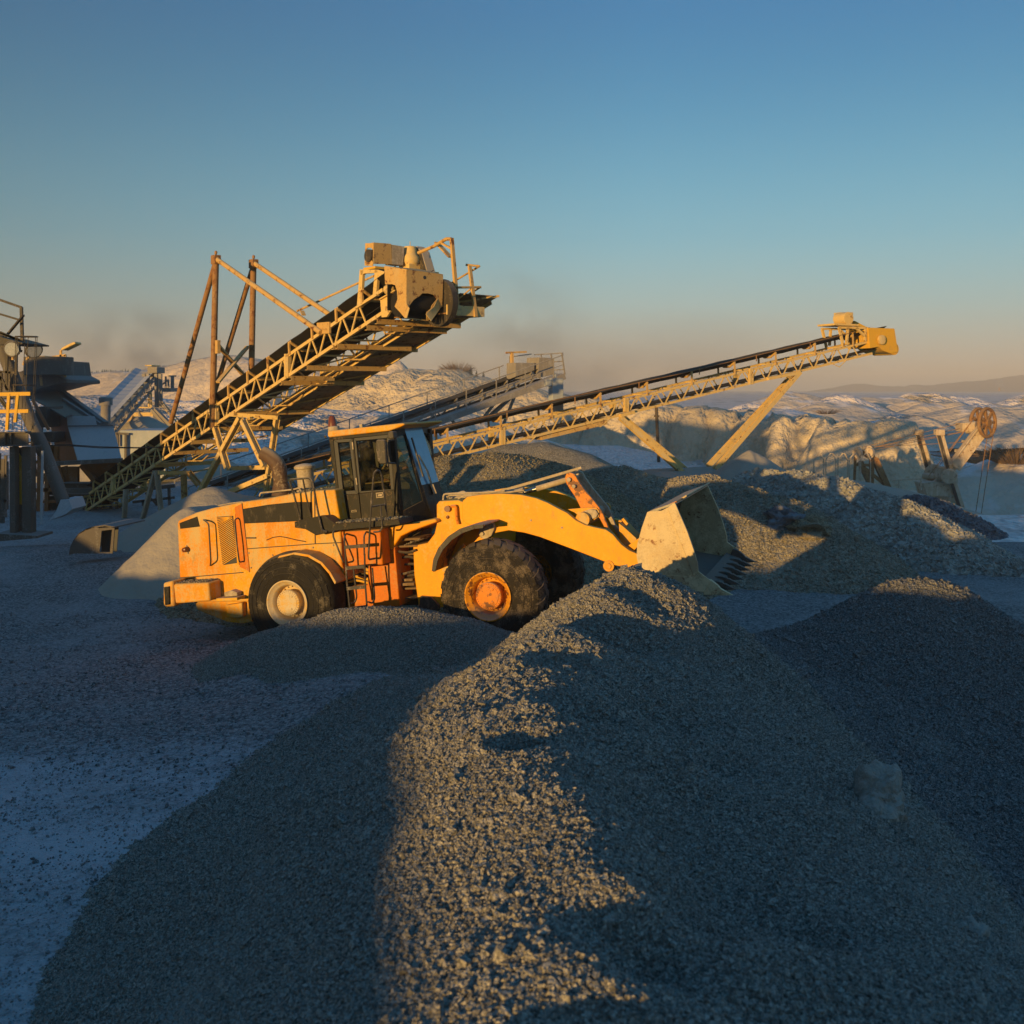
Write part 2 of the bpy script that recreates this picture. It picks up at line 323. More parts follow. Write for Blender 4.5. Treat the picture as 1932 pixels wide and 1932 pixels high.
# ---------------------------------------------------------------- stones as real geometry
CUBE = np.array([(-1, -1, -1), (1, -1, -1), (1, 1, -1), (-1, 1, -1), (-1, -1, 1), (1, -1, 1), (1, 1, 1), (-1, 1, 1)], float)
CF = np.array([(0, 3, 2, 1), (4, 5, 6, 7), (0, 1, 5, 4), (1, 2, 6, 5), (2, 3, 7, 6), (3, 0, 4, 7)])
def stones(C, R):
    n = len(C); V = CUBE[None]*RNG.uniform(.35, 1.0, (n, 8, 3))*RNG.uniform(.6, 1.25, (n, 1, 3))
    q = RNG.normal(size=(n, 4)); q /= np.linalg.norm(q, axis=1)[:, None]; a, b, c, d = q.T
    Rm = np.stack([1-2*(c*c+d*d), 2*(b*c-a*d), 2*(b*d+a*c), 2*(b*c+a*d), 1-2*(b*b+d*d), 2*(c*d-a*b), 2*(b*d-a*c), 2*(c*d+a*b), 1-2*(b*b+c*c)], 1).reshape(n, 3, 3)
    V = np.einsum('nij,nkj->nki', Rm, V)*R[:, None, None]+C[:, None, :]
    Fq = (CF[None]+(np.arange(n)*8)[:, None, None]).reshape(-1, 4)
    return V.reshape(-1, 3), Fq
def grid(hf, X, Y, keep=None, attr=None, mask=None):
    XX, YY = np.meshgrid(X, Y); Z = hf(XX, YY); V = np.stack([XX, YY, Z], -1).reshape(-1, 3)
    ny, nx = XX.shape; i = np.arange((ny-1)*(nx-1)); r, c = i//(nx-1), i % (nx-1); a = r*nx+c
    Fq = np.stack([a, a+1, a+nx+1, a+nx], 1)
    if keep is not None:
        k = keep(XX, YY, Z).reshape(-1); Fq = Fq[k[Fq].any(1)]
        u, inv = np.unique(Fq, return_inverse=True); V = V[u]; Fq = inv.reshape(-1, 4)
    return V, Fq
def heap(name, label, crest, slope, mat, base, res, noise_=(0, 1), gully=(0, 1), rnd=.3, n_st=0, st_r=(.05, .1), cat='gravel pile', kind=None, pad=0, seed=0, pers=True, steepf=None, group=None, zn=0, flat=0):
    """a heap at its angle of repose along a crest line of (x,y,z)"""
    cr = np.array([tuple(p) for p in crest]); top = cr[:, 2].max(); R = (top-base)/slope+pad+2
    x0, x1, y0, y1 = cr[:, 0].min()-R, cr[:, 0].max()+R, cr[:, 1].min()-R, cr[:, 1].max()+R
    def hf(X, Y):
        wx = X+fbm(X*noise_[1], Y*noise_[1], seed+5)*noise_[0]*1.6; wy = Y+fbm(X*noise_[1], Y*noise_[1], seed+9)*noise_[0]*1.6
        best = np.full(X.shape, -1e9); S = np.zeros(X.shape); D = np.zeros(X.shape); acc = 0
        segs = list(zip(cr, cr[1:])) if len(cr) > 1 else [(cr[0], cr[0]+1e-3)]
        for a, b in segs:
            d = b[:2]-a[:2]; L = np.hypot(*d)+1e-9; t = np.clip(((wx-a[0])*d[0]+(wy-a[1])*d[1])/(L*L), 0, 1)
            dist = np.hypot(wx-(a[0]+t*d[0]), wy-(a[1]+t*d[1])); z = a[2]+(b[2]-a[2])*t
            dd = np.maximum(dist-flat, 0)
            h = z-(np.sqrt((slope*dd)**2+rnd*rnd)-rnd)
            m = h > best; best = np.where(m, h, best); S = np.where(m, acc+t*L, S); D = np.where(m, dist, D); acc += L
        if gully[0]:
            g_ = np.abs(vn(S*gully[1]+fbm(S*.3, D*.3, seed)*.8, D*gully[1]*.12+7, seed+3)-.5)*2
            best = best-(1-g_)**2*gully[0]*np.clip(D/3, 0, 1)
            hf.g = (1-g_)
        best = best+fbm(X*noise_[1], Y*noise_[1], seed)*noise_[0]
        if zn: best = best+fbm(X*3, Y*3, seed+2, 3)*zn
        return best
    X = np.arange(x0, x1+res, res); Y = np.arange(y0, y1+res, res)
    V, Fq = grid(hf, X, Y, lambda x, y, z: z > base-.4)
    sm = np.ones(len(Fq), bool)
    if n_st:
        A = V[Fq[:, 0]]; cen = V[Fq].mean(1); vis = (cen[:, 2] > base)
        idx = np.flatnonzero(vis); pick = RNG.choice(idx, n_st); f = Fq[pick]; u = RNG.random((n_st, 1)); t = RNG.random((n_st, 1))
        C = (V[f[:, 0]]*(1-u)+V[f[:, 1]]*u)*(1-t)+(V[f[:, 3]]*(1-u)+V[f[:, 2]]*u)*t
        SV, SF = stones(C, RNG.uniform(*st_r, n_st)*RNG.choice([.7, 1, 1.25], n_st))
        Fq = np.vstack([Fq, SF+len(V)]); sm = np.concatenate([sm, np.zeros(len(SF), bool)]); V = np.vstack([V, SV])
    o = link(name, npmesh(name, V, Fq, mat, sm)); tag(o, label if not kind else None, None if kind else cat, group, kind)
    return o
# ================================================================ ground
def G(x, y):
    x = np.asarray(x, float); y = np.asarray(y, float)
    z = -.15+.012*np.clip(x, -12, 4)*1.0
    z = z+.10*fbm(x*.18, y*.18, 41)+.035*fbm(x*.9, y*.9, 43)*sstep(80, 30, y)
    z = z-np.clip(-x-9, 0, 14)*.02                                   # the yard dips towards the plant
    z = z+.52*np.exp(-(((x+1.4)/2.8)**2)-(((y-15.2)/2.3)**2))
    for rk, (ry, rs_) in enumerate([(13.9, .16), (14.7, .12), (16.6, .2), (18.3, .15), (19.6, .22), (17.4, .1)]):
        yc = ry+rs_*(x+6)+.5*np.sin(x*.35+rk); z = z+(.055+.03*(rk % 3))*np.exp(-((y-yc)/.16)**2)*sstep(-1.5, -4, x)*np.clip(.4+1.4*fbm(x*.5, y*0+rk, 60), 0, 1)-.05*np.exp(-((y-yc-.35)/.22)**2)*sstep(-1.5, -4, x)
    z = z+.02*fbm(x*3.2, y*3.2, 47, 2)*sstep(30, 22, y)
    pit = sstep(34, 60, y+.25*(6-x)*(x < 6))*sstep(-14, 2, x)         # the pit beyond the stockpiles
    z = z-pit*5.2
    far = sstep(80, 100, y-.10*np.clip(x, 0, 60)+.35*np.clip(x-48, 0, 30))*pit
    far2 = sstep(90, 260, y)
    z = z+far*4.3*(1-sstep(30, 55, x)*.75)+far2*(.25+sstep(30, 55, x)*3.6*sstep(90, 200, y)*0+.2)
    z = z+sstep(150, 420, y)*sstep(20, 60, x)*2.6+1.0*np.clip(fbm(x*.035, y*.012, 91, 3), -.2, 1)*sstep(105, 160, y)*sstep(1200, 500, y)*sstep(15, 40, x)
    z = z+fbm(x*.02, y*.02, 51, 4)*1.0*sstep(70, 120, y)*sstep(3000, 400, y)+fbm(x*.09, y*.09, 52, 4)*.4*sstep(60, 90, y)*sstep(900, 200, y)
    return z
def ax(a, b, n, p=1.0):
    t = np.linspace(0, 1, n); return a+(b-a)*t**p
Xg = np.concatenate([-ax(26, 3200, 90, 3.2)[::-1], np.arange(-25.8, 26, .2), ax(26, 3200, 110, 3.0)])
Yg = np.concatenate([-ax(8, 500, 25, 2.5)[::-1], np.arange(-7.7, 42, .2), ax(42, 3300, 230, 2.8)])
V, Fq = grid(G, Xg, Yg)
me = npmesh('ground', V, Fq, M['yard'])
sn = me.attributes.new('snow', 'FLOAT', 'POINT')
x, y = V[:, 0], V[:, 1]
edge = 13.2+.35*x*0+1.2*fbm(x*.25, y*.25, 77)
s_ = sstep(1.6, -1.4, y-edge)*(.35+.55*(.5+.5*fbm(x*.5, y*1.1, 78)))
s_ += .5*sstep(21.0, 25, y+.2*x+1.2*fbm(x*.3, y*.3, 79))*sstep(-5, -8, x)
s_ += .38*np.clip(fbm(x*.3, y*.9, 80)-.1, 0, 1)
s_ *= sstep(1.5, -1, x)*(y < 60)
sn.data.foreach_set('value', np.clip(s_, 0, 1).astype(np.float32))
me.materials.append(M['snowfield'])
cen = V[Fq].mean(1); mi = ((cen[:, 1] > np.where(cen[:, 0] < -5, 62, 36)) | ((cen[:, 1] > 29)&(cen[:,0]>9))).astype(np.int32); me.polygons.foreach_set('material_index', mi)
tag(link('ground', me), kind='structure')
_n = 42000; _d = 6.8+RNG.random(_n)**1.3*14; _t = -.50+RNG.random(_n)*.52; _x = _d*_t; _k = (.5+.5*fbm(_x*.8, _d*1.3, 99)) > RNG.random(_n)*.9; _x, _d = _x[_k], _d[_k]
_r = RNG.lognormal(-.1, .45, len(_x))*.0062*np.clip(_d/8, 1, 1.6); V, Fq = stones(np.stack([_x, _d, G(_x, _d)+_r*.3], 1), _r)
tag(link('gravel', npmesh('gravel', V, Fq, M['yard'], False)), kind='stuff')
# ================================================================ the two near heaps share one surface
CP = [(-3.3,-2,-.2),(-3.2,3,-.15),(-3.1,7,-.15),(-3.4,9,-.12),(-3.15,10.7,-.1),(-2.7,12.5,-.05),(-2.2,14.2,.1),(-4.5,3,-.9),(-4.5,7,-.9),(-4.8,10,-.9),(-4.2,13,-.8),(-4,-4,-.8),
 (0.1,-3,2.5),(0,0,2.4),(.2,2,2.15),(0.35,3.5,1.98),(.45,5.5,1.93),(.62,7,1.83),(.38,8.6,1.74),(.45,10,1.78),(.9,11.5,1.88),(1.3,12.5,1.98),(1.7,12.7,1.9),
 (-.7,3.5,1.72),(-.65,5.5,1.66),(-.8,7,1.58),(-.75,8,1.52),(-.5,9.5,1.45),(-.1,10.6,1.4),(.3,11.8,1.45),
 (-1.9,1,.9),(-1.9,3.5,.82),(-1.9,5.5,.72),(-2,7,.68),(-2,9,.6),(-1.6,11,.5),(-.9,12.6,.62),(-.1,13.4,.75),
 (.8,13.6,1.2),(1.6,14.1,1.15),(.6,14.9,.35),(1.8,15.6,.2),(0,15.6,.1),(3,15.2,.15),
 (1.3,0,2.0),(1.4,3,1.75),(1.4,5.5,1.6),(1.4,7.5,1.52),(1.3,9,1.5),(1.6,10.5,1.55),
 (2.5,1,1.6),(2.55,3.5,1.35),(2.6,5.3,1.18),(2.6,7.5,1.2),(2.3,9,1.22),(2.4,11,1.3),(2.5,12.6,1.42),(2.9,13.8,.9),
 (3.3,3.5,.55),(3.4,5.3,.45),(3.45,7.5,.5),(3.2,9.5,.72),(3.0,11,.95),(3.1,12.6,.95),(3.3,13.6,.85),
 (4.0,5,.15),(4.0,6.8,.15),(4.2,9,.17),(4.6,10.5,.3),(4.8,12.3,.62),(3.5,14.2,.86),(4.75,14.7,1.16),(5.3,14.9,1.33),(5.83,15,1.42),(6.4,15,1.28),(7.3,15,.6),(8.6,15,-.2),
 (5.2,9,.1),(5.6,10.6,.25),(6.2,12.5,.45),(5.4,6.2,.1),(6.6,9.2,.1),(8,9,-.1),(9.5,8,-.3),(6,3,.0),(4.2,1,.1),(5,-3,.1),(2.5,-3,1.6),(5.7,13.4,.98),
 (5.8,16.6,.6),(4.8,16.4,.3),(6.5,18.8,-.1),(5,18.8,-.2),(8,12.5,.1),(3.6,16.2,.1),(9.5,3,-.3),(9.8,13,-.4)]
CP = np.array(CP); A_ = CP[:, :2]
def _k(r2): return np.where(r2 > 1e-12, .5*r2*np.log(r2+1e-20), 0)
n = len(CP); r2 = ((A_[:, None]-A_[None])**2).sum(-1); K = _k(r2)+np.eye(n)*.02; Pm = np.c_[np.ones(n), A_]
Wt = np.linalg.solve(np.block([[K, Pm], [Pm.T, np.zeros((3, 3))]]), np.r_[CP[:, 2], np.zeros(3)])
# trodden hollows and slumps along the crest
HOL = [(.55,7.5,.30,.20),(.0,6.6,.18,.16),(.95,6.3,.5,.20),(.80,5.65,.42,.20),(.95,5.05,.4,.22),(.80,4.6,.30,.24),(1.1,8.3,.4,.18),(.4,9.2,.35,.16),(1.0,10.3,.5,.26),(1.4,11.5,.42,.18),(.5,4.05,.26,.18),(1.3,4.7,.3,.15),(1.0,3.6,.33,.2),(.25,3.4,.22,.12),(1.75,12.3,.3,.1),(.95,12.3,.3,.1),(.6,3.15,.3,.16),(1.3,7.2,.4,.15)]
def H1(X, Y):
    shp = X.shape; q = np.c_[X.ravel(), Y.ravel()]; out = np.empty(len(q))
    for i in range(0, len(q), 40000):
        b = q[i:i+40000]; out[i:i+40000] = _k(((b[:, None]-A_[None])**2).sum(-1)) @ Wt[:n]+Wt[n]+b @ Wt[n+1:]
    Z = out.reshape(shp)
    for hx, hy, r, dp in HOL: Z = Z-dp*np.exp(-(((X-hx)**2)+((Y-hy)*1.1)**2)/(r*r))*1.0+dp*.45*np.exp(-(((X-hx+r*.9)**2)+(Y-hy+r*.4)**2)/(r*r*.8))
    Z = Z+.06*fbm(X*.9, Y*.9, 5, 3)+.016*fbm(X*3.1, Y*3.1, 8, 3)
    brk = sstep(.25, .0, np.abs(X-2.75-.25*fbm(Y*.8, Y*0+3, 6, 3)-.0))*sstep(12.5, 10.5, Y)*sstep(3, 5, Y)
    return Z+.10*brk*np.clip(fbm(X*1.3, Y*1.3, 12)+.3, 0, 1)
res = .045
Xs = np.arange(-4.6, 10.6, res); Ys = np.arange(-2.0, 19.4, res)
V, Fq = grid(H1, Xs, Ys)
cx = V[Fq[:, 0], 0]; cy = V[Fq[:, 0], 1]; cz = V[Fq].mean(1)[:, 2]
split = 3.45+.12*np.sin(cy*.9)-np.clip(cy-9, 0, 4)*.09+.1*fbm(cy*.7, cy*0, 3)
near = cx < split; ok = cz > -.55
def nearpile(name, label, m, nst, rmul, dmax):
    f = Fq[m & ok]; u, inv = np.unique(f, return_inverse=True); v = V[u]; f = inv.reshape(-1, 4)
    c = v[f].mean(1); d = np.hypot(c[:, 0], c[:, 1])+.01
    inview = (np.abs(c[:, 0]) < .56*c[:, 1]+.5) & (c[:, 1] > 2.5) & (c[:, 2] > -.5) & (d < dmax)
    wgt = inview/np.clip(d, 4.0, 99)**1.5; wgt = wgt/wgt.sum()
    pk = RNG.choice(len(f), nst, p=wgt); g = f[pk]; a = RNG.random((nst, 1)); b = RNG.random((nst, 1))
    C = (v[g[:, 0]]*(1-a)+v[g[:, 1]]*a)*(1-b)+(v[g[:, 3]]*(1-a)+v[g[:, 2]]*a)*b
    dd = np.hypot(C[:, 0], C[:, 1]); Rr = RNG.lognormal(-.06, .42, nst)*.0098*rmul*np.clip(dd/6.5, .9, 1.5)
    C[:, 2] += Rr*.25
    SV, SF = stones(C, Rr)
    Fa = np.vstack([f, SF+len(v)]); sm = np.concatenate([np.ones(len(f), bool), np.zeros(len(SF), bool)])
    o = link(name, npmesh(name, np.vstack([v, SV]), Fa, M['gravel'], sm)); return tag(o, label, 'gravel pile')
nearpile('gravel_pile', 'long foreground ridge of crushed grey gravel with a sunlit trodden crest', near, 560000, .88, 15.5)
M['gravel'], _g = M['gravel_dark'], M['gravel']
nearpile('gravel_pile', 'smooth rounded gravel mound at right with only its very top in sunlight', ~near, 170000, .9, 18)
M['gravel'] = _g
# low mound against the wheels
heap('gravel_pile', 'low gravel mound lying in front of the loader wheels, half sunlit', [P(520,1190,15.9),P(575,1172,15.8),P(650,1153,15.7),P(720,1147,15.55),P(780,1151,15.4),P(860,1168,15.2),P(935,1192,14.9)], .70, M['gravel'], -.1, .05, noise_=(.05, .9), rnd=.35, n_st=90000, st_r=(.012, .022), seed=3)
# lumps of caked clay sticking out of the near slope
def lump(name, label, cat, c, r, mat, seed, sub=4, amp=.35, spike=1.0):
    bm = bmesh.new(); bmesh.ops.create_icosphere(bm, subdivisions=sub, radius=1)
    for v in bm.verts:
        p = v.co.copy(); q = p*1.4
        nse = float(fbm(np.array([q.x+seed]), np.array([q.y+q.z*1.7]), seed, 5)[0]); nz = float(vn(np.array([q.x*3+9]), np.array([q.z*3+seed]), seed)[0])
        k = 1+amp*nse*1.6-.25*amp*abs(nz-.5)
        v.co = Vector((p.x*r[0], p.y*r[1], p.z*r[2]))*k
    me = bpy.data.meshes.new(name); bm.to_mesh(me); bm.free(); me.materials.append(mat)
    o = link(name, me); o.location = c; return tag(o, label, cat)
lump('clay_lump', 'pale caked lump jutting from the gravel slope at the valley edge, the larger one', 'clay lump', P(1660,1525,7.25), (.19,.22,.30), M['clay'], 14, 5, .26)
lump('clay_lump', 'small brown caked lump low on the slope near the right corner', 'clay lump', P(1832,1790,5.65), (.12,.15,.13), M['clay'], 9, 5, .3)
# ================================================================ heaps behind the loader
heap('gravel_pile', 'rounded dark gravel pile directly behind the cab with shadows of the machine on it', [P(690,905,23.5),P(790,868,24),P(850,858,24),P(925,853,24),P(975,858,24.3),P(1020,872,24.6),P(1062,893,25)], .62, M['gravel_fine'], -.3, .09, noise_=(.08, .7), rnd=.5, n_st=50000, st_r=(.012, .028), seed=11)
heap('sand_heap', 'pale sandy heap sloping down right under the belt conveyor', [P(960,838,36),P(1020,832,36),P(1065,846,35),P(1120,872,34)], .60, M['gravel_tan'], -.5, .14, noise_=(.12, .5), rnd=.5, seed=12, cat='sand heap')
heap('gravel_pile', 'uneven bank of tan gravel with a broken top behind the bucket', [P(1085,905,27),P(1125,890,27),P(1165,886,27),P(1200,892,26.7),P(1240,905,26.4),P(1290,902,26),P(1345,905,26),P(1400,918,25.5),P(1450,935,25),P(1500,975,24)], .60, M['gravel_tan'], -.4, .09, noise_=(.16, .8), rnd=.35, zn=.05, n_st=40000, st_r=(.015, .04), seed=13)
heap('dust_bank', 'smooth bank of pale rock dust beneath the tall conveyor legs', [P(1180,893,40),P(1260,885,40),P(1340,880,41),P(1420,882,41),P(1500,892,40)], .30, M['dustpile'], -.8, .2, noise_=(.2, .25), rnd=.6, seed=14, cat='dust bank')
heap('dust_cone', 'small sharp cone of pale dust with its top in sunlight', [P(1416,850,38.5),P(1426,855,38.5)], .66, M['dustpile'], -.4, .07, noise_=(.07, .9), rnd=.08, zn=.03, seed=15, cat='dust cone')
heap('rock_pile', 'long pile of coarse pale broken rock running down to the right', [P(1440,893,33),P(1500,896,32),P(1560,905,30),P(1610,928,29),P(1660,945,28),P(1700,958,27.5),P(1770,985,26.5),P(1850,1030,25.5),P(1932,1078,24.5),P(2020,1130,23.5)], .60, M['rocks'], -.5, .12, noise_=(.25, .5), rnd=.4, zn=.06, n_st=42000, st_r=(.03, .075), seed=16, cat='rock pile')
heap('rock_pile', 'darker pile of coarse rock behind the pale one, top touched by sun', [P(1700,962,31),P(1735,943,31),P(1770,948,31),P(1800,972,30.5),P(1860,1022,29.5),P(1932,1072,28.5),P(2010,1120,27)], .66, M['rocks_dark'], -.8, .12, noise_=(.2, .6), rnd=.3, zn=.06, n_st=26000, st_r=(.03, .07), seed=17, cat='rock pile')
heap('gravel_pile', 'dusty cone-shaped gravel heap beside the rear of the loader', [P(356,960,23.5),P(400,950,24.5)], .98, M['dustpile'], -.5, .07, noise_=(.12, .6), rnd=.35, gully=(.12, 1.6), seed=18)
heap('sand_heap', 'pale dusty sand heap under the steep conveyor, behind the loader hood', [P(408,916,29),P(470,935,29.5),P(540,945,30)], .58, M['dustpile'], -.8, .12, noise_=(.08, .5), rnd=.25, seed=19, cat='sand heap')
heap('dust_drift', 'flat drift of pale snow and dust below the plant at left', [P(60,1035,26),P(150,1048,25.5),P(230,1052,25),P(290,1062,24.5)], .2, M['yard'], -.75, .1, noise_=(.16, .7), rnd=.4, seed=20, cat='drift')
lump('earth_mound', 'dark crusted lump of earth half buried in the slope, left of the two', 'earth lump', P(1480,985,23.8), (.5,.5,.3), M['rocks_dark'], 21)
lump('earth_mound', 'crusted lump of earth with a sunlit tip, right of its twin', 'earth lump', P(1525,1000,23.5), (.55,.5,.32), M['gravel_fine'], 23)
# ================================================================ quarry
heap('quarry_face', '', [P(985,772,118),P(1040,765,112),P(1090,764,108),P(1160,757,104),P(1230,757,102),P(1290,760,100),P(1350,768,98),P(1420,768,96),P(1480,778,95),P(1540,784,93),P(1600,783,92),P(1690,792,92)], 1.5, M['cliff'], -6.5, .4, noise_=(1.0, .13), gully=(3.2, .40), rnd=.6, kind='structure', seed=31, zn=.12, flat=1.5)
heap('quarry_face', '', [P(1560,800,84),P(1620,786,84),P(1670,786,84),P(1704,790,84)], 2.2, M['cliff'], -6.5, .35, noise_=(.7, .15), gully=(1.5, .5), rnd=.5, kind='structure', seed=32, zn=.15, flat=.8)
heap('hill', '', [P(60,745,190),P(140,716,185),P(200,706,180),P(260,702,175),P(310,694,170)], .55, M['spoil'], -2, 1.3, noise_=(1.6, .04), gully=(2.2, .11), rnd=1.2, kind='structure', seed=33)
heap('hill', '', [P(318,700,160),P(350,680,157),P(400,671,155),P(445,667,152),P(500,668,150),P(560,680,150),P(620,688,150)], .60, M['spoil'], -2, 1.1, noise_=(1.6, .05), gully=(2.4, .12), rnd=1.2, kind='structure', seed=34)
heap('hill', '', [P(640,692,140),P(690,684,138),P(735,678,136),P(765,684,134),P(800,700,133)], .62, M['spoil'], -2, 1.0, noise_=(1.2, .06), gully=(2.0, .14), rnd=1.2, kind='structure', seed=35)
heap('hill', '', [P(640,730,125),P(700,712,122),P(780,700,120),P(850,702,118),P(900,715,117),P(960,722,116),P(1010,730,114),P(1060,745,112),P(1110,752,110)], .75, M['cliff'], -3, .8, noise_=(1.3, .07), gully=(1.6, .2), rnd=1.2, kind='structure', seed=36, flat=1.5)
heap('hill', '', [P(690,785,80),P(760,774,80),P(830,772,80),P(900,782,82),P(960,795,84)], .5, M['spoil'], -3.5, .6, noise_=(.9, .1), gully=(.8, .25), rnd=1., kind='structure', seed=37)
heap('hill', '', [P(-40,762,95),P(80,756,95),P(200,752,98),P(320,756,98),P(430,756,95),P(520,760,95),P(640,768,93)], .4, M['snowfield'], -3, .7, noise_=(1.4, .07), rnd=1.5, kind='structure', seed=38)
heap('hill', '', [P(420,806,70),P(500,800,70),P(560,812,70),P(640,825,72)], .45, M['snowfield'], -3, .5, noise_=(.9, .12), rnd=1.0, kind='structure', seed=39)
heap('hill', '', [P(1690,760,230),P(1712,755,230),P(1735,758,228)], .5, M['spoil'], -1, 1.5, noise_=(1.0, .05), rnd=.6, kind='structure', seed=40)
heap('hill', '', [P(1840,905,84),P(1890,872,85),P(1940,850,86),P(2050,830,88)], .42, M['spoil'], -6, .4, noise_=(.9, .14), rnd=1.0, kind='structure', seed=42)
heap('mountain', '', [P(1380,744,2700),P(1500,741,2700),P(1545,735,2650),P(1600,727,2600),P(1625,724,2600),P(1660,729,2600),P(1715,725,2600),P(1740,729,2600),P(1800,723,2550),P(1860,717,2500),P(1932,706,2450),P(2060,694,2400)], .22, M['mountain'], -5, 12, noise_=(14, .004), gully=(10, .006), rnd=4, kind='structure', seed=43)
heap('hill', '', [P(100,728,320),P(150,714,315),P(200,708,310),P(250,708,305),P(330,712,300)], .3, M['spoil'], -2, 3, noise_=(1.5, .03), rnd=2, kind='structure', seed=44)
# unseen stockpiles added on the sunny side to cast long shadows over the yard
heap('gravel_pile', 'unseen stockpile added behind the camera to shade the yard', [(-5,-24,3.4),(-8,-14,3.1),(-9.3,-10,2.97),(-9.6,-7,2.74),(-12.7,-2.5,2.1),(-15,0,1.8),(-18,3,1.6),(-22,5,1.8),(-25,7,4.5),(-27.5,9,3.1)], .62, M['gravel_tan'], -.4, .25, noise_=(.12, .35), rnd=.1, seed=61)
heap('gravel_pile', 'long unseen stockpile added far behind the camera to cast shadow', [(-2,-30,4),(14,-30,4.8),(26,-24,4.8),(36,-16,4.4)], .62, M['gravel_tan'], -.4, .5, noise_=(1.4, .1), rnd=.5, seed=63)
# ---------------------------------------------------------------- trees on the hills
def conifers(name, pts, kind=None, label=None, cat=None, mat=None):
    mb = MB()
    for p, h in pts:
        p = Vector(p)
        for k in range(5):
            z = h*(.12+.17*k); r = h*.2*(1-k/5.6)*random.uniform(.8, 1.15); ring = [p+Vector((math.cos(a)*r*random.uniform(.6, 1.2), math.sin(a)*r*random.uniform(.6, 1.2), z-h*.03)) for a in [j*math.pi/3.5+k for j in range(7)]]
            mb.faces(ring+[p+Vector((0, 0, z+h*.27))], [(j, (j+1) % 7, 7) for j in range(7)])
    o = mb.build(name, mat or M['conifer']); return tag(o, label, cat, None, kind)
ft = []
for i in range(420):
    px = random.uniform(95, 345); d = random.uniform(296, 316); top = np.interp(px, [95, 150, 200, 250, 330], [728, 714, 708, 708, 712])
    ft.append((P(px, top+random.uniform(2, 6), d), random.uniform(1.1, 2.3)))
conifers('forest', ft, kind='stuff')
def tree(px, py, d, h, label, dense=1.0):
    b = P(px, py, d); root = thing('conifer_tree', label, 'tree', loc=b)
    X = Matrix.Translation(-b); t = MB(X); t.tube([b-Vector((0, 0, .3)), b+Vector((0, 0, h))], [h*.03, h*.005], 6); t.build('trunk', M['bark'], root)
    m = MB(X)
    for k in range(int(16*dense)):
        z = h*(.15+.83*k/(16*dense)); r = h*.22*(1-(z/h)**1.2)+.03
        for j in range(7):
            a = j*.9+k*1.7+random.random(); e = b+Vector((math.cos(a)*r, math.sin(a)*r, z-r*.35)); c = b+Vector((0, 0, z+.04*h)); s = Vector((-math.sin(a), math.cos(a), 0))*r*.28
            m.faces([c, e+s, e-s, e+Vector((math.cos(a), math.sin(a), 0))*r*.3], [(0, 2, 3), (0, 3, 1)])
    m.build('crown', M['conifer'], root)
tree(888, 708, 117, 1.1, 'tallest of the small firs on the spoil crest right of the steep conveyor')
tree(899, 711, 117, .75, 'short fir just right of the tallest one on the spoil crest')
tree(912, 712, 117.5, .7, 'rightmost little fir on the spoil crest')
tree(548, 681, 151, 1.0, 'lone small fir on the pink hill left of the rusty masts')
def bush(px, py, d, r, h, label, n=260):
    b = P(px, py, d); root = thing('shrub', label, 'shrub', loc=b); X = Matrix.Translation(-b)
    t = MB(X); tips = []
    for i in range(n):
        a = random.random()*6.283; e = random.uniform(.1, 1); rr = r*math.sqrt(random.random()); o = b+Vector((math.cos(a)*rr*.4, math.sin(a)*rr*.4, -.1)); q = b+Vector((math.cos(a)*rr, math.sin(a)*rr, h*random.uniform(.45, 1)*(1-.5*(rr/r)**2)))
        t.tube([o, (o+q)/2+Vector((0, 0, h*.1)), q], [.02*h, .012*h, .005*h], 3, False)
    t.build('branches', M['twig'], root)
bush(862, 706, 117.5, 2.4, 1.7, 'brown leafless shrub beside the small firs on the spoil crest')
_r = random.Random(5)
for i in range(16):
    px = _r.uniform(1380, 1960); d = _r.uniform(112, 330); py = 735+(4.1-_r.uniform(.9, 2.0)-(1.4 if d > 200 else .2))/d*1990; wpx = _r.uniform(14, 40)*150/d
    heap('hill', '', [P(px-wpx, py+1, d), P(px, py, d*1.01), P(px+wpx, py+1.5, d)], _r.uniform(.28, .5), M['spoil'] if i % 3 else M['snowfield'], -1.5, d/260, noise_=(.5, .15), rnd=.5, kind='structure', seed=200+i)
bush(1915, 872, 84, 3.4, 1.6, 'dry scrub patch at the right edge beyond the shovel ropes', 260)
bush(1680, 800, 90, 1.8, .6, 'frosted scrub on top of the quarry face near the shovel', 160)
bush(1560, 779, 95, 1.6, .5, 'small dark scrub on top of the quarry face at its middle', 160)
# ================================================================ wheel loader
TH, PI_ = math.radians(19.0), math.radians(5.2)
ex = Vector((math.cos(TH)*math.cos(PI_), -math.sin(TH)*math.cos(PI_), math.sin(PI_)))
ey = Vector((math.sin(TH), math.cos(TH), 0)); ez = ex.cross(ey)
TR = .83
LM = Matrix((ex, ey, ez)).transposed().to_4x4(); LM.translation = P(920, 1126, 15.7)-ez*TR
LI = LM.inverted(); CAMP = Vector((0, 0, CZ))
def plane_pt(inv, y, px, py):
    """point of the picture ray on a body's own plane at depth y, in that body's frame"""
    o = inv @ CAMP; d = (inv @ P(px, py, 10.0))-o; t = (y-o.y)/d.y; q = o+d*t; return q
def L(c, a, b, y): px, py = c(a, b); return plane_pt(LI, y, px, py)
def Lp(c, pts, y): return [(q.x, q.z) for q in (L(c, a, b, y) for a, b in pts)]
loader = thing('wheel_loader', 'large dusty yellow wheel loader with black cab and lowered bucket', 'wheel loader', LM)
def prism(name, c, pts, y0, y1, mat, bevel=.012, parent=loader, yref=None):
    return MB().prism(Lp(c, pts, y0 if yref is None else yref), y0, y1).build(name, mat, parent, bevel)
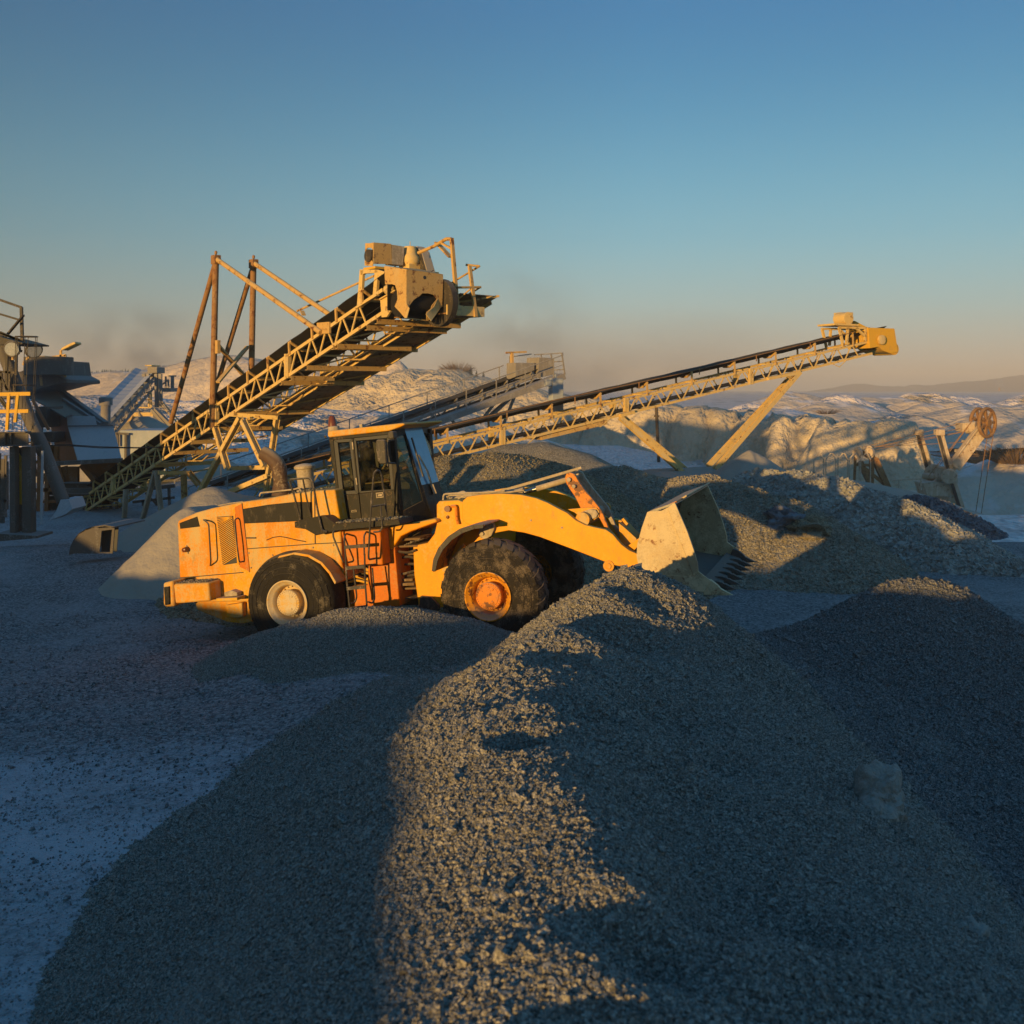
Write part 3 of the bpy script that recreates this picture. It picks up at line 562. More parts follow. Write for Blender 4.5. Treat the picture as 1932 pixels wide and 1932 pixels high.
def ring(mb, c, outer, inner, y0, y1):
    O = Lp(c, outer, y0); I = Lp(c, inner, y0); n = len(O)
    for i in range(n):
        j = (i+1) % n; q = [O[i], O[j], I[j], I[i]]
        mb.hexa([(x, y0, z) for x, z in q]+[(x, y1, z) for x, z in q])
    return mb
def tubeL(mb, c, pts, y, r, n=8):
    ys = y if isinstance(y, (list, tuple)) else [y]*len(pts)
    P3 = [L(c, a, b, yy) for (a, b), yy in zip(pts, ys)]; Q = [P3[0]]
    for i in range(1, len(P3)-1):                                     # rounded corners
        p, q, s = P3[i-1], P3[i], P3[i+1]; m = min((p-q).length, (s-q).length)*.35
        a = q+(p-q).normalized()*min(m, .06); b = q+(s-q).normalized()*min(m, .06); Q += [a, (a+b)*.25+q*.5, b]
    return mb.tube(Q+[P3[-1]], r, n)
W2 = 2.70
# --- rear body
body = [(175,800),(180,778),(212,762),(300,724),(400,697),(590,657),(750,636),(900,606),(1060,584),(1190,576),(1225,790),(1235,1060),(1262,1150),(1225,1085),(1170,1022),(1090,977),(1000,962),(900,985),(800,1040),(730,1110),(700,1180),(690,1260),(640,1300),(295,1300),(295,1142),(190,1146)]
prism('hood', c1, body, .35, W2-.35, M['yellow'], .06)
MB().prism(Lp(c1, [(592,702),(760,674),(935,656),(1042,657),(1047,776),(940,781),(602,796)], .342), .342, .36).build('side_stripe', M['black_paint'], loader)
MB().prism(Lp(c1, [(190,792),(303,750),(320,815),(195,830)], .342), .342, .36).build('side_vent', M['black_paint'], loader)
MB().prism(Lp(c1, [(545,690),(590,668),(641,1105),(578,1075)], .335), .335, .36).build('side_panel', M['orange_box'], loader)
sm = MB()
for a, b in [((592,664),(640,1108)),((602,960),(1062,926)),((1060,600),(1064,926)),((1064,926),(1228,918)),((190,1146),(600,1110))]:
    sm.bar(L(c1, *a, .345), L(c1, *b, .345), .014, .014, (0, 1, 0))
sm.build('panel_seam', M['seat'], loader)
gr = prism('grille', c1, [(428,750),(540,744),(563,1052),(465,1066)], .336, .36, M['seat'], .0)
gf = MB(); ring(gf, c1, [(418,742),(547,734),(573,1062),(460,1076)], [(430,752),(537,745),(561,1050),(468,1064)], .33, .345); gf.build('grille_frame', M['yellow'], gr)
sl = MB()
for k in range(27):
    t = k/26; y0 = 760+t*300; xl = 432+(y0-760)*.12; a = L(c1, xl, y0, .326); b = L(c1, min(xl+92, 560), max(y0-62, 748)+4, .326); sl.bar(a, b, .011, .010, (0, 1, 0))
sl.build('slat', M['yellow_clean'], gr)
hb = MB(); tubeL(hb, c1, [(345,772),(362,782),(378,800),(392,1040),(388,1066)], [.33, .24, .2, .2, .33], .013); hb.build('grab_handle', M['rail'], loader)
hb = MB(); tubeL(hb, c1, [(565,760),(545,770),(560,930),(575,1045),(597,1040)], [.33, .22, .2, .22, .33], .013); hb.build('grab_handle', M['rail'], loader)
q = L(c1, 236, 962, .33); MB().lathe(q+Vector((0, -.09, 0)), [(0, .022), (.01, .04), (.1, .05)], 'y', 14).build('marker_lamp', M['brown_lens'], loader)
for a, b in [((610,852),(655,1090))]:
    for x_, y_ in [(635,985),(650,1080),(790,1000),(1050,950),(1180,935),(245,985),(235,940)]: bt = MB(); bt.lathe(L(c1, x_, y_, .345)+Vector((0, -.012, 0)), [(0, .012), (.012, .016)], 'y', 8); bt.build('bolt', M['steel'], loader)
d_ = MB(); d_.bar(L(c1, 618, 888, .34), L(c1, 682, 888, .34), .02, .03, (0, 1, 0)); d_.build('latch', M['seat'], loader)
fd = MB()
arc = [(1262,1150),(1225,1085),(1170,1022),(1090,977),(1000,962),(900,985)]
o_ = Lp(c1, arc, .35); i_ = Lp(c1, [(x-8, y+14) for x, y in arc], .35)
for k in range(len(o_)-1):
    qd = [o_[k], o_[k+1], i_[k+1], i_[k]]; fd.hexa([(x, .02, z) for x, z in qd]+[(x, .66, z) for x, z in qd])
fd.build('fender', M['yellow'], loader, .006)
sc_ = MB(); pts_ = [(752,902),(790,885),(835,878),(880,885),(940,900),(1005,912)]
for p_, q_ in zip(pts_, pts_[1:]): sc_.bar(L(c1, *p_, .346), L(c1, *q_, .346), .012, .02, (0, 1, 0))
sc_.build('dent', M['black_paint'], loader)
# --- counterweight and rear frame
prism('counterweight', c1, [(150,1186),(376,1176),(386,1295),(162,1312)], .02, W2-.02, M['yellow'], .03)
prism('rear_bumper', c1, [(84,1178),(146,1164),(152,1312),(158,1330),(98,1335),(84,1318)], .0, W2, M['yellow'], .04)
prism('rubber_pad', c1, [(88,1205),(122,1200),(126,1318),(96,1322)], -.03, .02, M['black_paint'], .01)
prism('rear_frame', c1, [(290,1300),(700,1255),(700,1420),(600,1440),(500,1432),(300,1352)], .5, W2-.5, M['yellow'], .02)
prism('step_box', c1, [(487,1322),(592,1305),(596,1400),(492,1405)], .38, .52, M['yellow'], .015)
st = prism('step', c1, [(425,1278),(560,1272),(562,1290),(430,1296)], .1, .42, M['plant_yellow'], .004)
prism('lamp_housing', c1, [(476,1240),(520,1225),(560,1240),(562,1262),(480,1268)], .2, .42, M['steel'], .01)
prism('belly_frame', c1, [(1290,1200),(1400,1190),(1405,1070),(1575,945),(1608,1328),(1280,1345)], .62, W2-.62, M['orange_box'], .015)
prism('tank_side', c1, [(1230,848),(1482,832),(1500,1062),(1278,1075)], .32, 1.0, M['orange_box'], .02)
prism('cab_base', c1, [(1490,836),(1620,806),(1835,764),(1850,784),(1680,846),(1615,878),(1575,935),(1560,965),(1505,945)], .62, W2-.62, M['yellow_clean'], .02)
prism('tank', c1, [(1230,1040),(1480,1050),(1470,1200),(1262,1215)], .95, 1.7, M['dark_metal'], .03)
hs = MB()
for k, (dy, r) in enumerate([(0, .028), (22, .022), (60, .026), (84, .02)]): tubeL(hs, c1, [(1262,1095+dy),(1330,1075+dy),(1400,1092+dy),(1462,1112+dy)], .85-.03*k, r)
hs.build('hose', M['plant_yellow'], loader)
# --- platform
pf = prism('platform', c1, [(930,785),(1065,752),(1130,748),(1195,797),(1600,770),(1615,803),(1210,842),(1070,872),(1000,832),(932,822)], .12, .62, M['cab_black'], .008)
# --- wheels
def lugs(mb, c, R, w0, n, lug, wd, worn):
    for k in range(n):
        for side in (0, 1):
            a0 = 2*math.pi*(k+(.5 if side else 0))/n; ysh = (0.045 if side == 0 else w0-.045); ymid = w0/2+(.03 if side == 0 else -.03)
            for (ya, yb, aa, ab, ra, rb) in [(ysh, (ysh+ymid)/2, a0, a0+.06, R-.045, R), ((ysh+ymid)/2, ymid, a0+.06, a0+.16, R, R+.004)]:
                pts = []
                for rr in (R-.09, None):
                    for (yy, an, ro) in [(ya, aa-wd/2, ra), (ya, aa+wd/2, ra), (yb, ab+wd/2, rb), (yb, ab-wd/2, rb)]:
                        r_ = rr if rr else ro+lug; r_ = r_-(.03 if (rr and yy == ysh) else 0)
                        pts.append((c[0]+math.cos(an)*r_, c[1]+yy, c[2]+math.sin(an)*r_))
                mb.hexa(pts)
            # shoulder ribs running down the sidewall
            if not worn:
                an = a0; y1_ = ysh; y2_ = (.018 if side == 0 else w0-.018); pts = []
                for (yy, r_) in [(y1_+(.05 if side == 0 else -.05), R-.10), (y2_, R-.14), (y2_-(.0), R-.20), (y1_+(.05 if side == 0 else -.05), R-.20)]:
                    pass
def wheel(x, z, y0, R, face, mt, mr, mh, worn, lab=None):
    """face -1: outer side towards the camera at y0; +1: outer side away, y0 is the inner side"""
    wdt = .62; c = Vector((x, y0, z)); f = (lambda t: t) if face < 0 else (lambda t: wdt-t)
    pr = [(.10, .335), (.035, .36), (.0, .42), (-.005, .50), (.01, .60), (.03, R-.15), (.045, R-.10), (.085, R-.055), (.16, R-.03), (wdt/2, R-.02)]
    pr = pr+[(wdt-t, r) for t, r in pr[-2::-1]]
    m = MB(); m.lathe(c, pr, 'y', 72, caps=False)
    for rr in (.47, .56, R-.165): m.lathe(c, [(-.002 if rr < .6 else .018, rr), (-.010 if rr < .6 else .012, rr+.006), (-.002 if rr < .6 else .018, rr+.014)], 'y', 64, caps=False)
    lugs(m, c, R-.035, wdt, 24, .030 if not worn else .008, .15 if not worn else .2, worn)
    ty = m.build('tyre', mt, loader, .006 if not worn else .004)
    rm = MB(); rm.lathe(c, [(f(t), r) for t, r in [(.03, .352), (.005, .372), (-.012, .368), (-.012, .352), (.01, .335), (.03, .318), (.045, .30), (.06, .285), (.16, .268), (.20, .255), (.22, .12), (.3, .1)]], 'y', 64, caps=False)
    for k in range(20):
        a = k*math.pi/10; rm.lathe(c+Vector((math.cos(a)*.238, f(.20) if face < 0 else f(.20), math.sin(a)*.238)), [((-.03 if face < 0 else .03), .012), (0, .014)], 'y', 6)
    rm.build('rim', mr, ty, .004)
    hm = MB(); hm.lathe(c, [(f(t), r) for t, r in [(.24, .17), (.10, .17), (.095, .205), (.045, .208), (.03, .20), (.03, .165), (.022, .160), (.018, .05)]], 'y', 48)
    for k in range(30):
        a = k*math.pi/15; hm.lathe(c+Vector((math.cos(a)*.184, f(.03), math.sin(a)*.184)), [((-.012 if face < 0 else .012), .008), (0, .011)], 'y', 6)
    for a, r in ((.9, .13), (-1.0, .11)): hm.lathe(c+Vector((math.cos(a)*r, f(.02), math.sin(a)*r)), [((-.012 if face < 0 else .012), .014), (0, .02)], 'y', 8)
    hm.build('hub', mh, ty, .002)
    return ty
RQ = L(c1, 882, 1310, 0.0)
wheel(0, TR, 0, TR, -1, M['tyre'], M['rim'], M['yellow_rust'], False)
wheel(RQ.x, RQ.z, 0, .82, -1, M['tyre_dark'], M['rim_dusty'], M['rim_dusty'], True)
wheel(0, TR, W2-.62, TR, 1, M['tyre'], M['rim'], M['yellow_rust'], False)
wheel(RQ.x, RQ.z, W2-.62, .82, 1, M['tyre_dark'], M['rim_dusty'], M['rim_dusty'], True)
MB().tube([(0, .3, TR), (0, W2-.3, TR)], .16, 16).build('axle', M['dark_metal'], loader)
MB().tube([(RQ.x, .3, RQ.z), (RQ.x, W2-.3, RQ.z)], .16, 16).build('axle', M['dark_metal'], loader)
# --- front frame
prism('front_frame', c2, [(187,540),(200,521),(300,516),(400,560),(480,640),(470,780),(330,860),(300,1000),(300,1075),(95,1066),(72,900),(66,752),(140,737),(176,690),(188,640)], .76, W2-.76, M['yellow_clean'], .02)
fo = [(166,880),(174,820),(200,760),(250,702),(310,662),(380,643),(432,640)]; fi = [(183,884),(196,826),(222,772),(268,722),(322,686),(386,664),(430,660)]
fm = MB(); a_ = Lp(c2, fo, .06); b_ = Lp(c2, [(x+5, y+7) for x, y in fo], .06)
for k in range(6):
    qd = [a_[k], a_[k+1], b_[k+1], b_[k]]; fm.hexa([(x, .06, z) for x, z in qd]+[(x, .80, z) for x, z in qd])
fm.build('fender', M['yellow_rust'], loader, .004)
fm = MB(); c_ = Lp(c2, fi, .05)
for k in range(6):
    qd = [a_[k], a_[k+1], c_[k+1], c_[k]]; fm.hexa([(x, .035, z) for x, z in qd]+[(x, .058, z) for x, z in qd])
fm.build('mudguard_lip', M['rail'], loader, .004)
ar = MB(); M['hinge'] = painted('hinge_steel', (.16, .10, .05), amt=.4, dust=(.34, .26, .16), rough=.7)
for (y_, mt_) in [(845, 'plant_yellow'), (875, 'steel'), (925, 'plant_yellow'), (965, 'steel'), (1005, 'plant_yellow')]: pass
for a, b, th, yy in [((1600,905),(1740,890),.035,.8),((1600,950),(1720,935),.03,.75),((1585,1000),(1700,990),.03,.95),((1600,1165),(1690,1155),.04,.8),((1610,1190),(1700,1185),.045,.75),((1600,1215),(1720,1215),.03,.8),((1600,1290),(1735,1262),.03,.85)]:
    p, q = L(c1, *a, yy), L(c1, *b, yy); MB().box((p.x, yy, (p.z+q.z)/2-th/2), (q.x, yy+.5, (p.z+q.z)/2+th/2)).build('hinge_plate', M['hinge'], loader, .004)
hz = MB()
for a in [[(1590,1125),(1640,1118),(1710,1100)],[(1590,1142),(1650,1136),(1715,1122)],[(1600,1020),(1660,1008),(1710,1020)],[(1600,1065),(1680,1055),(1720,1060)],[(1600,860),(1650,880),(1720,835)],[(1640,850),(1680,880),(1760,830)],[(1590,975),(1660,985),(1715,965)]]: tubeL(hz, c1, a, random.uniform(.7, 1.0), .02)
hz.build('hose', M['dark_metal'], loader)
prism('articulation_block', c1, [(1570,870),(1745,840),(1760,1320),(1600,1325)], 1.15, 1.6, M['dark_metal'], .02)
prism('hitch_plate', c2, [(105,1010),(160,1015),(200,1060),(200,1085),(95,1080)], .7, .76, M['dark_metal'], .004)
# --- lift arms
arm = [(318,560),(322,520),(345,499),(420,487),(520,482),(620,488),(700,506),(760,530),(810,557),(860,582),(905,620),(950,643),(1000,656),(1060,668),(1095,692),(1140,745),(1180,775),(1240,800),(1262,835),(1240,868),(1180,866),(1100,851),(1040,828),(960,797),(880,766),(800,736),(720,706),(640,684),(560,672),(500,683),(450,700),(415,700),(395,650),(345,640),(322,620)]
for y0 in (.72, W2-.84):
    MB().prism(Lp(c2, arm, .72), y0, y0+.12).build('lift_arm', M['yellow_clean'], loader, .012)
def Lx(c, a, b, y): q = L(c, a, b, y); return q.x, q.z
def pin(mb, c, a, b, yref, y0, y1, r, n=20): x, z = Lx(c, a, b, yref); mb.tube([(x, y0, z), (x, y1, z)], r, n)
pn = MB()
pin(pn, c2, 455, 648, .72, .66, .74, .085); pin(pn, c2, 462, 640, .72, .63, .70, .05); pn.prism(Lp(c2, [(405,690),(412,640),(450,622),(482,640),(484,665),(470,700),(440,718),(415,712)], .64), .64, .72)
pin(pn, c2, 425, 688, .64, .60, .66, .03); pn.build('pivot_pin', M['steel'], loader, .006)
cy = MB(); a = L(c2, 440, 700, .95); b = L(c2, 260, 900, .95); m_ = a.lerp(b, .35); cy.tube([m_, b], .075, 14); cy.build('lift_cylinder', M['yellow'], loader)
rd = MB(); rd.tube([a, m_], .035, 12); rd.build('piston_rod', M['chrome'], loader)
a = L(c2, 330, 745, .66); b = L(c2, 225, 880, .66); MB().bar(a, b, .06, .05).build('brace', M['yellow'], loader, .004)
# lever, cylinder and links
mp = [(150,402),(330,386),(400,390),(424,420),(420,465),(340,522),(300,500),(210,430)]
for yy in (.95, 1.68): MB().prism(Lp(c4, mp, .95), yy, yy+.05).build('lever_mount', M['yellow'], loader, .005)
MB().tube([(Lx(c4, 300, 480, .95)[0], .8, Lx(c4, 300, 480, .95)[1]), (Lx(c4, 300, 480, .95)[0], W2-.8, Lx(c4, 300, 480, .95)[1])], .11, 18).build('cross_tube', M['yellow'], loader)
pp = MB(); pin(pp, c4, 365, 440, .93, .90, 1.80, .075); pp.prism(Lp(c4, [(270,425),(345,400),(390,405),(412,440),(395,475),(345,485),(280,480)], .905), .905, .93); pin(pp, c4, 160, 148, .93, .92, 1.75, .035); pin(pp, c4, 205, 205, .93, .91, 1.0, .03); pp.build('pivot_pin', M['steel'], loader, .005)
lv = [(128,130),(140,95),(170,84),(210,100),(238,152),(300,240),(380,335),(440,410),(478,500),(500,565),(540,610),(600,720),(560,700),(500,620),(465,555),(425,480),(340,400),(262,392),(240,345),(205,280),(168,228),(140,180)]
MB().prism(Lp(c4, lv, .98), .98, 1.05).build('tilt_lever', M['yellow_rust'], loader, .008)
MB().prism(Lp(c4, lv, .98), 1.42, 1.49).build('tilt_lever', M['steel'], loader, .008)
a = L(c2, 865, 410, 1.23); b = L(c2, 705, 457, 1.23); c_ = L(c2, 640, 475, 1.23); d = L(c2, 260, 520, 1.23)
MB().tube([a, b], .045, 14).build('rod_eye', M['steel'], loader); MB().tube([b, c_], .036, 14).build('piston_rod', M['chrome'], loader); MB().tube([c_, c_.lerp(d, .08), d], [.085, .075, .075], 16).build('tilt_cylinder', M['steel'], loader)
t_ = MB(); t_.bar(L(c2, 520, 468, 1.0), L(c2, 935, 348, 1.0), .03, .035); t_.bar(L(c2, 560, 462, 1.35), L(c2, 905, 370, 1.35), .03, .03)
tubeL(t_, c2, [(222,515),(225,485),(300,480),(420,478),(540,468)], .9, .016); tubeL(t_, c2, [(240,515),(250,492),(360,488),(460,470)], 1.0, .014); tubeL(t_, c2, [(300,510),(320,496),(480,484),(640,466)], .95, .014)
tubeL(t_, c2, [(240,500),(330,470),(350,490)], 1.1, .016); t_.bar(L(c2, 425, 478, 1.0), L(c2, 480, 472, 1.0), .16, .04)
t_.build('hydraulic_line', M['steel'], loader)
lk = MB(); lk.bar(L(c4, 600, 700, 1.25), L(c4, 780, 780, 1.25), .12, .10); lk.prism(Lp(c4, [(590,520),(640,560),(740,650),(760,740),(700,740),(600,690)], 1.05), 1.05, 1.45); lk.build('bucket_link', M['yellow'], loader, .006)
MB().prism(Lp(c4, [(660,722),(770,645),(772,700),(720,762)], .95), .9, 1.0).build('stop_block', M['yellow_clean'], loader, .004)
MB().prism(Lp(c4, [(612,490),(630,476),(672,525),(655,545)], 1.2), 1.2, 1.3).build('stop_block', M['yellow'], loader, .004)
lg = MB(); pin(lg, c4, 505, 888, .72, .70, .86, .085); pin(lg, c4, 505, 888, .72, .68, .88, .045); lg.build('arm_lug', M['yellow'], loader, .006)
hl = MB(); pin(hl, c2, 247, 560, .74, .70, .78, .05, 16); hl.build('reflector', M['brown_lens'], loader)
hl = MB(); tubeL(hl, c2, [(262,548),(288,545),(292,610),(300,640)], .70, .022); hl.lathe(L(c2, 243, 604, .73), [(-.01, .02), (.02, .03)], 'y', 10); hl.build('lamp_bracket', M['yellow_rust'], loader)
for x_, y_ in [(675,620),(835,657)]: q = L(c2, x_, y_, .72); MB().box(q-Vector((.015, .015, .015)), q+Vector((.015, .01, .015))).build('bolt', M['steel'], loader)
# --- bucket
BY0, BY1 = -.12, W2+.12
prof = [(1312,1112),(1180,1085),(1020,1055),(880,1010),(815,960),(770,890),(748,810),(750,710),(785,570),(838,424),(920,395),(1078,340)]
pf_ = Lp(c4, prof, BY0); inn = []
for i, (x, z) in enumerate(pf_):
    a = Vector(pf_[max(i-1, 0)]); b = Vector(pf_[min(i+1, len(pf_)-1)]); d = (b-a).normalized(); inn.append((x+d.y*.03, z-d.x*.03))
bk = MB(); n = len(pf_)
for i in range(n-1):
    qd = [pf_[i], pf_[i+1], inn[i+1], inn[i]]; bk.hexa([(x, BY0, z) for x, z in qd]+[(x, BY1, z) for x, z in qd])
bmesh.ops.remove_doubles(bk.bm, verts=bk.bm.verts, dist=.0005)
bucket = bk.build('bucket', M['bucket_in'], loader)
side = [(866,415),(838,424),(790,560),(752,700),(746,800),(762,880),(802,945),(860,985),(1000,1068),(1312,1104),(1330,1110),(1345,985),(1276,932),(1270,860),(1236,740),(1182,585),(1112,425),(1076,340),(1015,383),(960,412)]
for y0, y1 in ((BY0-.03, BY0), (BY1, BY1+.03)): MB().prism(Lp(c4, side, BY0), y0, y1).build('side_plate', M['bucket'], bucket, .004)
edge = [(1015,385),(1076,338),(1113,424),(1184,585),(1238,740),(1273,860),(1278,940),(1240,975),(1200,868),(1130,690),(1060,512)]
for y0, y1 in ((BY0-.055, BY0-.03), (BY1+.03, BY1+.055)): MB().prism(Lp(c4, edge, BY0), y0, y1).build('wear_strip', M['bucket'], bucket, .006)
low = [(803,948),(1240,978),(1290,940),(1385,1010),(1330,1110),(1312,1106),(1000,1070),(862,988)]
for y0, y1 in ((BY0-.05, BY0-.03), (BY1+.03, BY1+.05)): MB().prism(Lp(c4, low, BY0), y0, y1).build('heel_plate', M['bucket'], bucket, .005)
sp = MB(); gp = Lp(c4, [(862,414),(1012,362),(1084,330),(1090,342),(1016,376),(870,424)], BY0); sp.prism(gp, BY0+.01, BY1-.01); sp.build('spill_guard', M['yellow_rust'], bucket, .004)
sg = MB(); sg.prism(Lp(c4, [(1070,335),(1120,305),(1128,318),(1084,350)], BY0), .35, BY1-.2); sg.build('top_lip', M['bucket'], bucket, .006)
le = MB(); le.prism(Lp(c4, [(1270,1040),(1420,1095),(1430,1108),(1290,1104),(1250,1090)], BY0), BY0, BY1); le.build('cutting_edge', M['bucket_in'], bucket, .004)
tip = Lp(c4, [(1318,1060),(1340,1000),(1385,1008),(1440,1050),(1470,1085),(1462,1136),(1322,1134)], BY0); tp2 = Lp(c4, [(1468,1084),(1572,1139),(1460,1138)], BY0)
for k in range(8):
    y = BY0-.03+(BY1-BY0-.03)*k/7; t_ = MB(); t_.prism(tip if k in (0, 7) else [(x, z) for x, z in Lp(c4, [(1300,1085),(1345,1062),(1400,1060),(1445,1072),(1470,1092),(1462,1130),(1322,1128)], BY0)], y, y+.075)
    tt = t_.build('tooth_adapter', M['bucket'] if k == 0 else M['bucket_in'], bucket, .008)
    cx_ = sum(p[0] for p in tp2)/3; cz_ = sum(p[1] for p in tp2)/3; q = MB(); x0, z0 = tp2[0]; x2, z2 = tp2[2]; x1, z1 = tp2[1]
    q.faces([(x0, y-.008, z0), (x0, y+.083, z0), (x2, y+.083, z2), (x2, y-.008, z2), (x1, y+.02, z1), (x1, y+.055, z1)], [(0, 1, 2, 3), (0, 4, 5, 1), (2, 5, 4, 3), (0, 3, 4), (1, 5, 2)])
    bx_, bz_ = Lx(c4, 1482, 1122, BY0); q.tube([(bx_, y-.02, bz_), (bx_, y+.09, bz_)], .018, 10); q.build('tooth', M['bucket'] if k == 0 else M['bucket_in'], tt)
mk = MB(); yb = BY0-.034
mk.bar(L(c4, 1393, 1060, yb), L(c4, 1397, 1092, yb), .012, .006, (0, 1, 0)); mk.bar(L(c4, 1396, 1090, yb), L(c4, 1412, 1090, yb), .012, .006, (0, 1, 0)); mk.lathe(L(c4, 1328, 1046, yb)+Vector((0, -.012, 0)), [(0, .05), (.02, .055)], 'y', 20); mk.build('cast_mark', M['bucket'], bucket)
# --- cab
CY0, CY1, CF0, CF1 = .62, W2-.62, 1.0, W2-1.0
Bt, Bb = L(c3, 1110, 262, CY0), L(c3, 1258, 1728, CY0); Ft, Fb = L(c3, 1290, 205, CF0), L(c3, 1735, 1640, CF0)
def far(p): return Vector((p.x, W2-p.y, p.z))
def fl(u, v, off=0., mirror=False):      # a point on the angled corner facet: u 0..1 across, v 0..1 down
    n_ = (Bb-Bt).cross(Ft-Bt).normalized(); n_ = n_ if n_.y < 0 else -n_
    p = (Bt.lerp(Ft, u)).lerp(Bb.lerp(Fb, u), v)+n_*off
    return far(p) if mirror else p
def quadring(mb, fn, outer, inner, t):
    for i in range(len(outer)):
        j = (i+1) % len(outer); q = [outer[i], outer[j], inner[j], inner[i]]
        mb.hexa([fn(*a, 0) for a in q]+[fn(*a, -t) for a in q])
for mir in (False, True):
    s = 1 if mir else 0; nm = 'far' if mir else 'near'
    R0, R1 = (CY0, CY0+.05) if not mir else (CY1-.05, CY1)
    m = MB()
    def rg(o, i):
        O = Lp(c3, o, CY0); I = Lp(c3, i, CY0)
        for a in range(len(O)):
            b = (a+1) % len(O); q = [O[a], O[b], I[b], I[a]]; m.hexa([(x, R0, z) for x, z in q]+[(x, R1, z) for x, z in q])
    rg([(205,425),(490,400),(590,1258),(290,1272)], [(272,465),(452,455),(540,1203),(358,1216)])
    rg([(518,396),(1080,338),(1160,1195),(604,1246)], [(556,438),(1030,398),(1095,1186),(635,1215)])
    m.build('window_frame', M['seat'], loader, .004)
    m = MB()
    for poly in ([(140,388),(205,384),(345,1702),(318,1704)], [(140,386),(1085,292),(1085,338),(205,424),(150,430)], [(490,400),(518,397),(606,1247),(592,1260)]):
        m.prism(Lp(c3, poly, CY0), R0-(.01 if not mir else 0), R1+(.01 if mir else 0))
    m.build('cab_pillar', M['cab_black'], loader, .006)
    m = MB(); m.prism(Lp(c3, [(290,1274),(598,1262),(640,1664),(338,1700)], CY0), R0, R1); m.build('cab_panel', M['cab_black'], loader, .006)
    dr = MB(); dr.prism(Lp(c3, [(604,1250),(1162,1198),(1250,1640),(645,1664)], CY0), R0, R1); door = dr.build('door', M['cab_black'], loader, .006)
    if not mir:
        h_ = MB(); ring(h_, c3, [(862,1242),(972,1232),(990,1310),(870,1322)], [(874,1255),(962,1247),(975,1298),(882,1308)], R0-.012, R0); h_.bar(L(c3, 895, 1282, R0-.02), L(c3, 960, 1272, R0-.02), .03, .02, (0, 1, 0)); h_.build('door_handle', M['steel'], door)
        h_ = MB(); ring(h_, c3, [(482,1515),(560,1505),(565,1535),(488,1543)], [(490,1521),(552,1512),(556,1530),(495,1537)], R0-.006, R0)
        for (a, b) in [((505,455),(515,570)),((560,1010),(575,1115))]: h_.bar(L(c3, *a, R0-.015), L(c3, *b, R0-.015), .02, .03, (0, 1, 0))
        h_.build('hinge', M['steel'], door)
        m = MB(); m.prism(Lp(c3, [(1078,300),(1160,300),(1262,1726),(1235,1728),(1150,1200)], CY0), R0-.03, R1); m.build('cab_pillar', M['cab_black'], loader, .008)
    else:
        m = MB(); m.prism(Lp(c3, [(1078,300),(1160,300),(1262,1726),(1235,1728),(1150,1200)], CY0), R0, R1+.03); m.build('cab_pillar', M['cab_black'], loader, .008)
    yg = (R0+R1)/2
    m = MB(); m.prism(Lp(c3, [(250,440),(470,428),(565,1230),(330,1240)], CY0), yg-.004, yg+.004); m.build('window_pane', M['glass'], loader)
    m = MB(); m.prism(Lp(c3, [(540,418),(1060,368),(1130,1190),(620,1230)], CY0), yg-.004, yg+.004); m.build('window_pane', M['glass'], loader)
    fn = lambda u, v, o, mir=mir: fl(u, v, o, mir)
    m = MB(); quadring(m, fn, [(0, 0), (1, 0), (1, 1), (0, 1)], [(.28, .09), (.95, .09), (.87, .80), (.12, .865)], .04); m.build('window_frame', M['cab_black'], loader, .004)
    m = MB(); o = [(.2, .05), (.97, .05), (.92, .84), (.06, .9)]; m.hexa([fn(*a, -.02) for a in o]+[fn(*a, -.026) for a in o]); m.build('window_pane', M['glass'], loader)
# windscreen
def ws(u, v, off=0): p = Ft.lerp(Fb, v); n_ = (Fb-Ft).cross(Vector((0, 1, 0))).normalized(); n_ = n_ if n_.x > 0 else -n_; return Vector((p.x, CF0+(CF1-CF0)*u, p.z))+n_*off
gw, wnt, wb, wco = base('dusty_sky_tint_glass'); M['windscreen'] = gw
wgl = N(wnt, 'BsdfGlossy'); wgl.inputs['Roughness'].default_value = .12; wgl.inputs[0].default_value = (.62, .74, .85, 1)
wdf = N(wnt, 'BsdfDiffuse'); wnt.links.new(mixc(wnt, noise(wnt, wco, 6, 5, .6), (.07, .19, .32), (.18, .30, .42)), wdf.inputs[0]); wmx = N(wnt, 'MixShader'); lw_ = N(wnt, 'LayerWeight'); lw_.inputs[0].default_value = .6  # dust layer tinted blue: the sky's reflection painted into its diffuse colour
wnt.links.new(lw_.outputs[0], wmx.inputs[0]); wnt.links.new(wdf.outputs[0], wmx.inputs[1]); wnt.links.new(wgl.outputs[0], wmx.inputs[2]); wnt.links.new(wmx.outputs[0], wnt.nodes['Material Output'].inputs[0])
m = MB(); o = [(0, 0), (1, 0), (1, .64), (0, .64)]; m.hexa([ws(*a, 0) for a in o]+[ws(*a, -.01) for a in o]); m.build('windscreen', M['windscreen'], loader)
m = MB(); o = [(0, .64), (1, .64), (1, 1), (0, 1)]; m.hexa([ws(*a, .006) for a in o]+[ws(*a, -.03) for a in o]); m.build('front_panel', M['cab_black'], loader, .006)
wp = MB(); wp.bar(ws(.12, .14, .04), ws(.12, .56, .03), .022, .03, (0, 1, 0)); wp.build('wiper', M['rail'], loader)
wp = MB(); wp.tube([ws(.15, .33, .05), ws(.35, .5, .05), ws(.42, .72, .03)], .010, 6); wp.tube([ws(.20, .33, .05), ws(.42, .52, .05), ws(.47, .70, .03)], .008, 6); wp.bar(ws(.42, .66, .04), ws(.45, .76, .04), .05, .05); wp.build('wiper', M['steel'], loader)
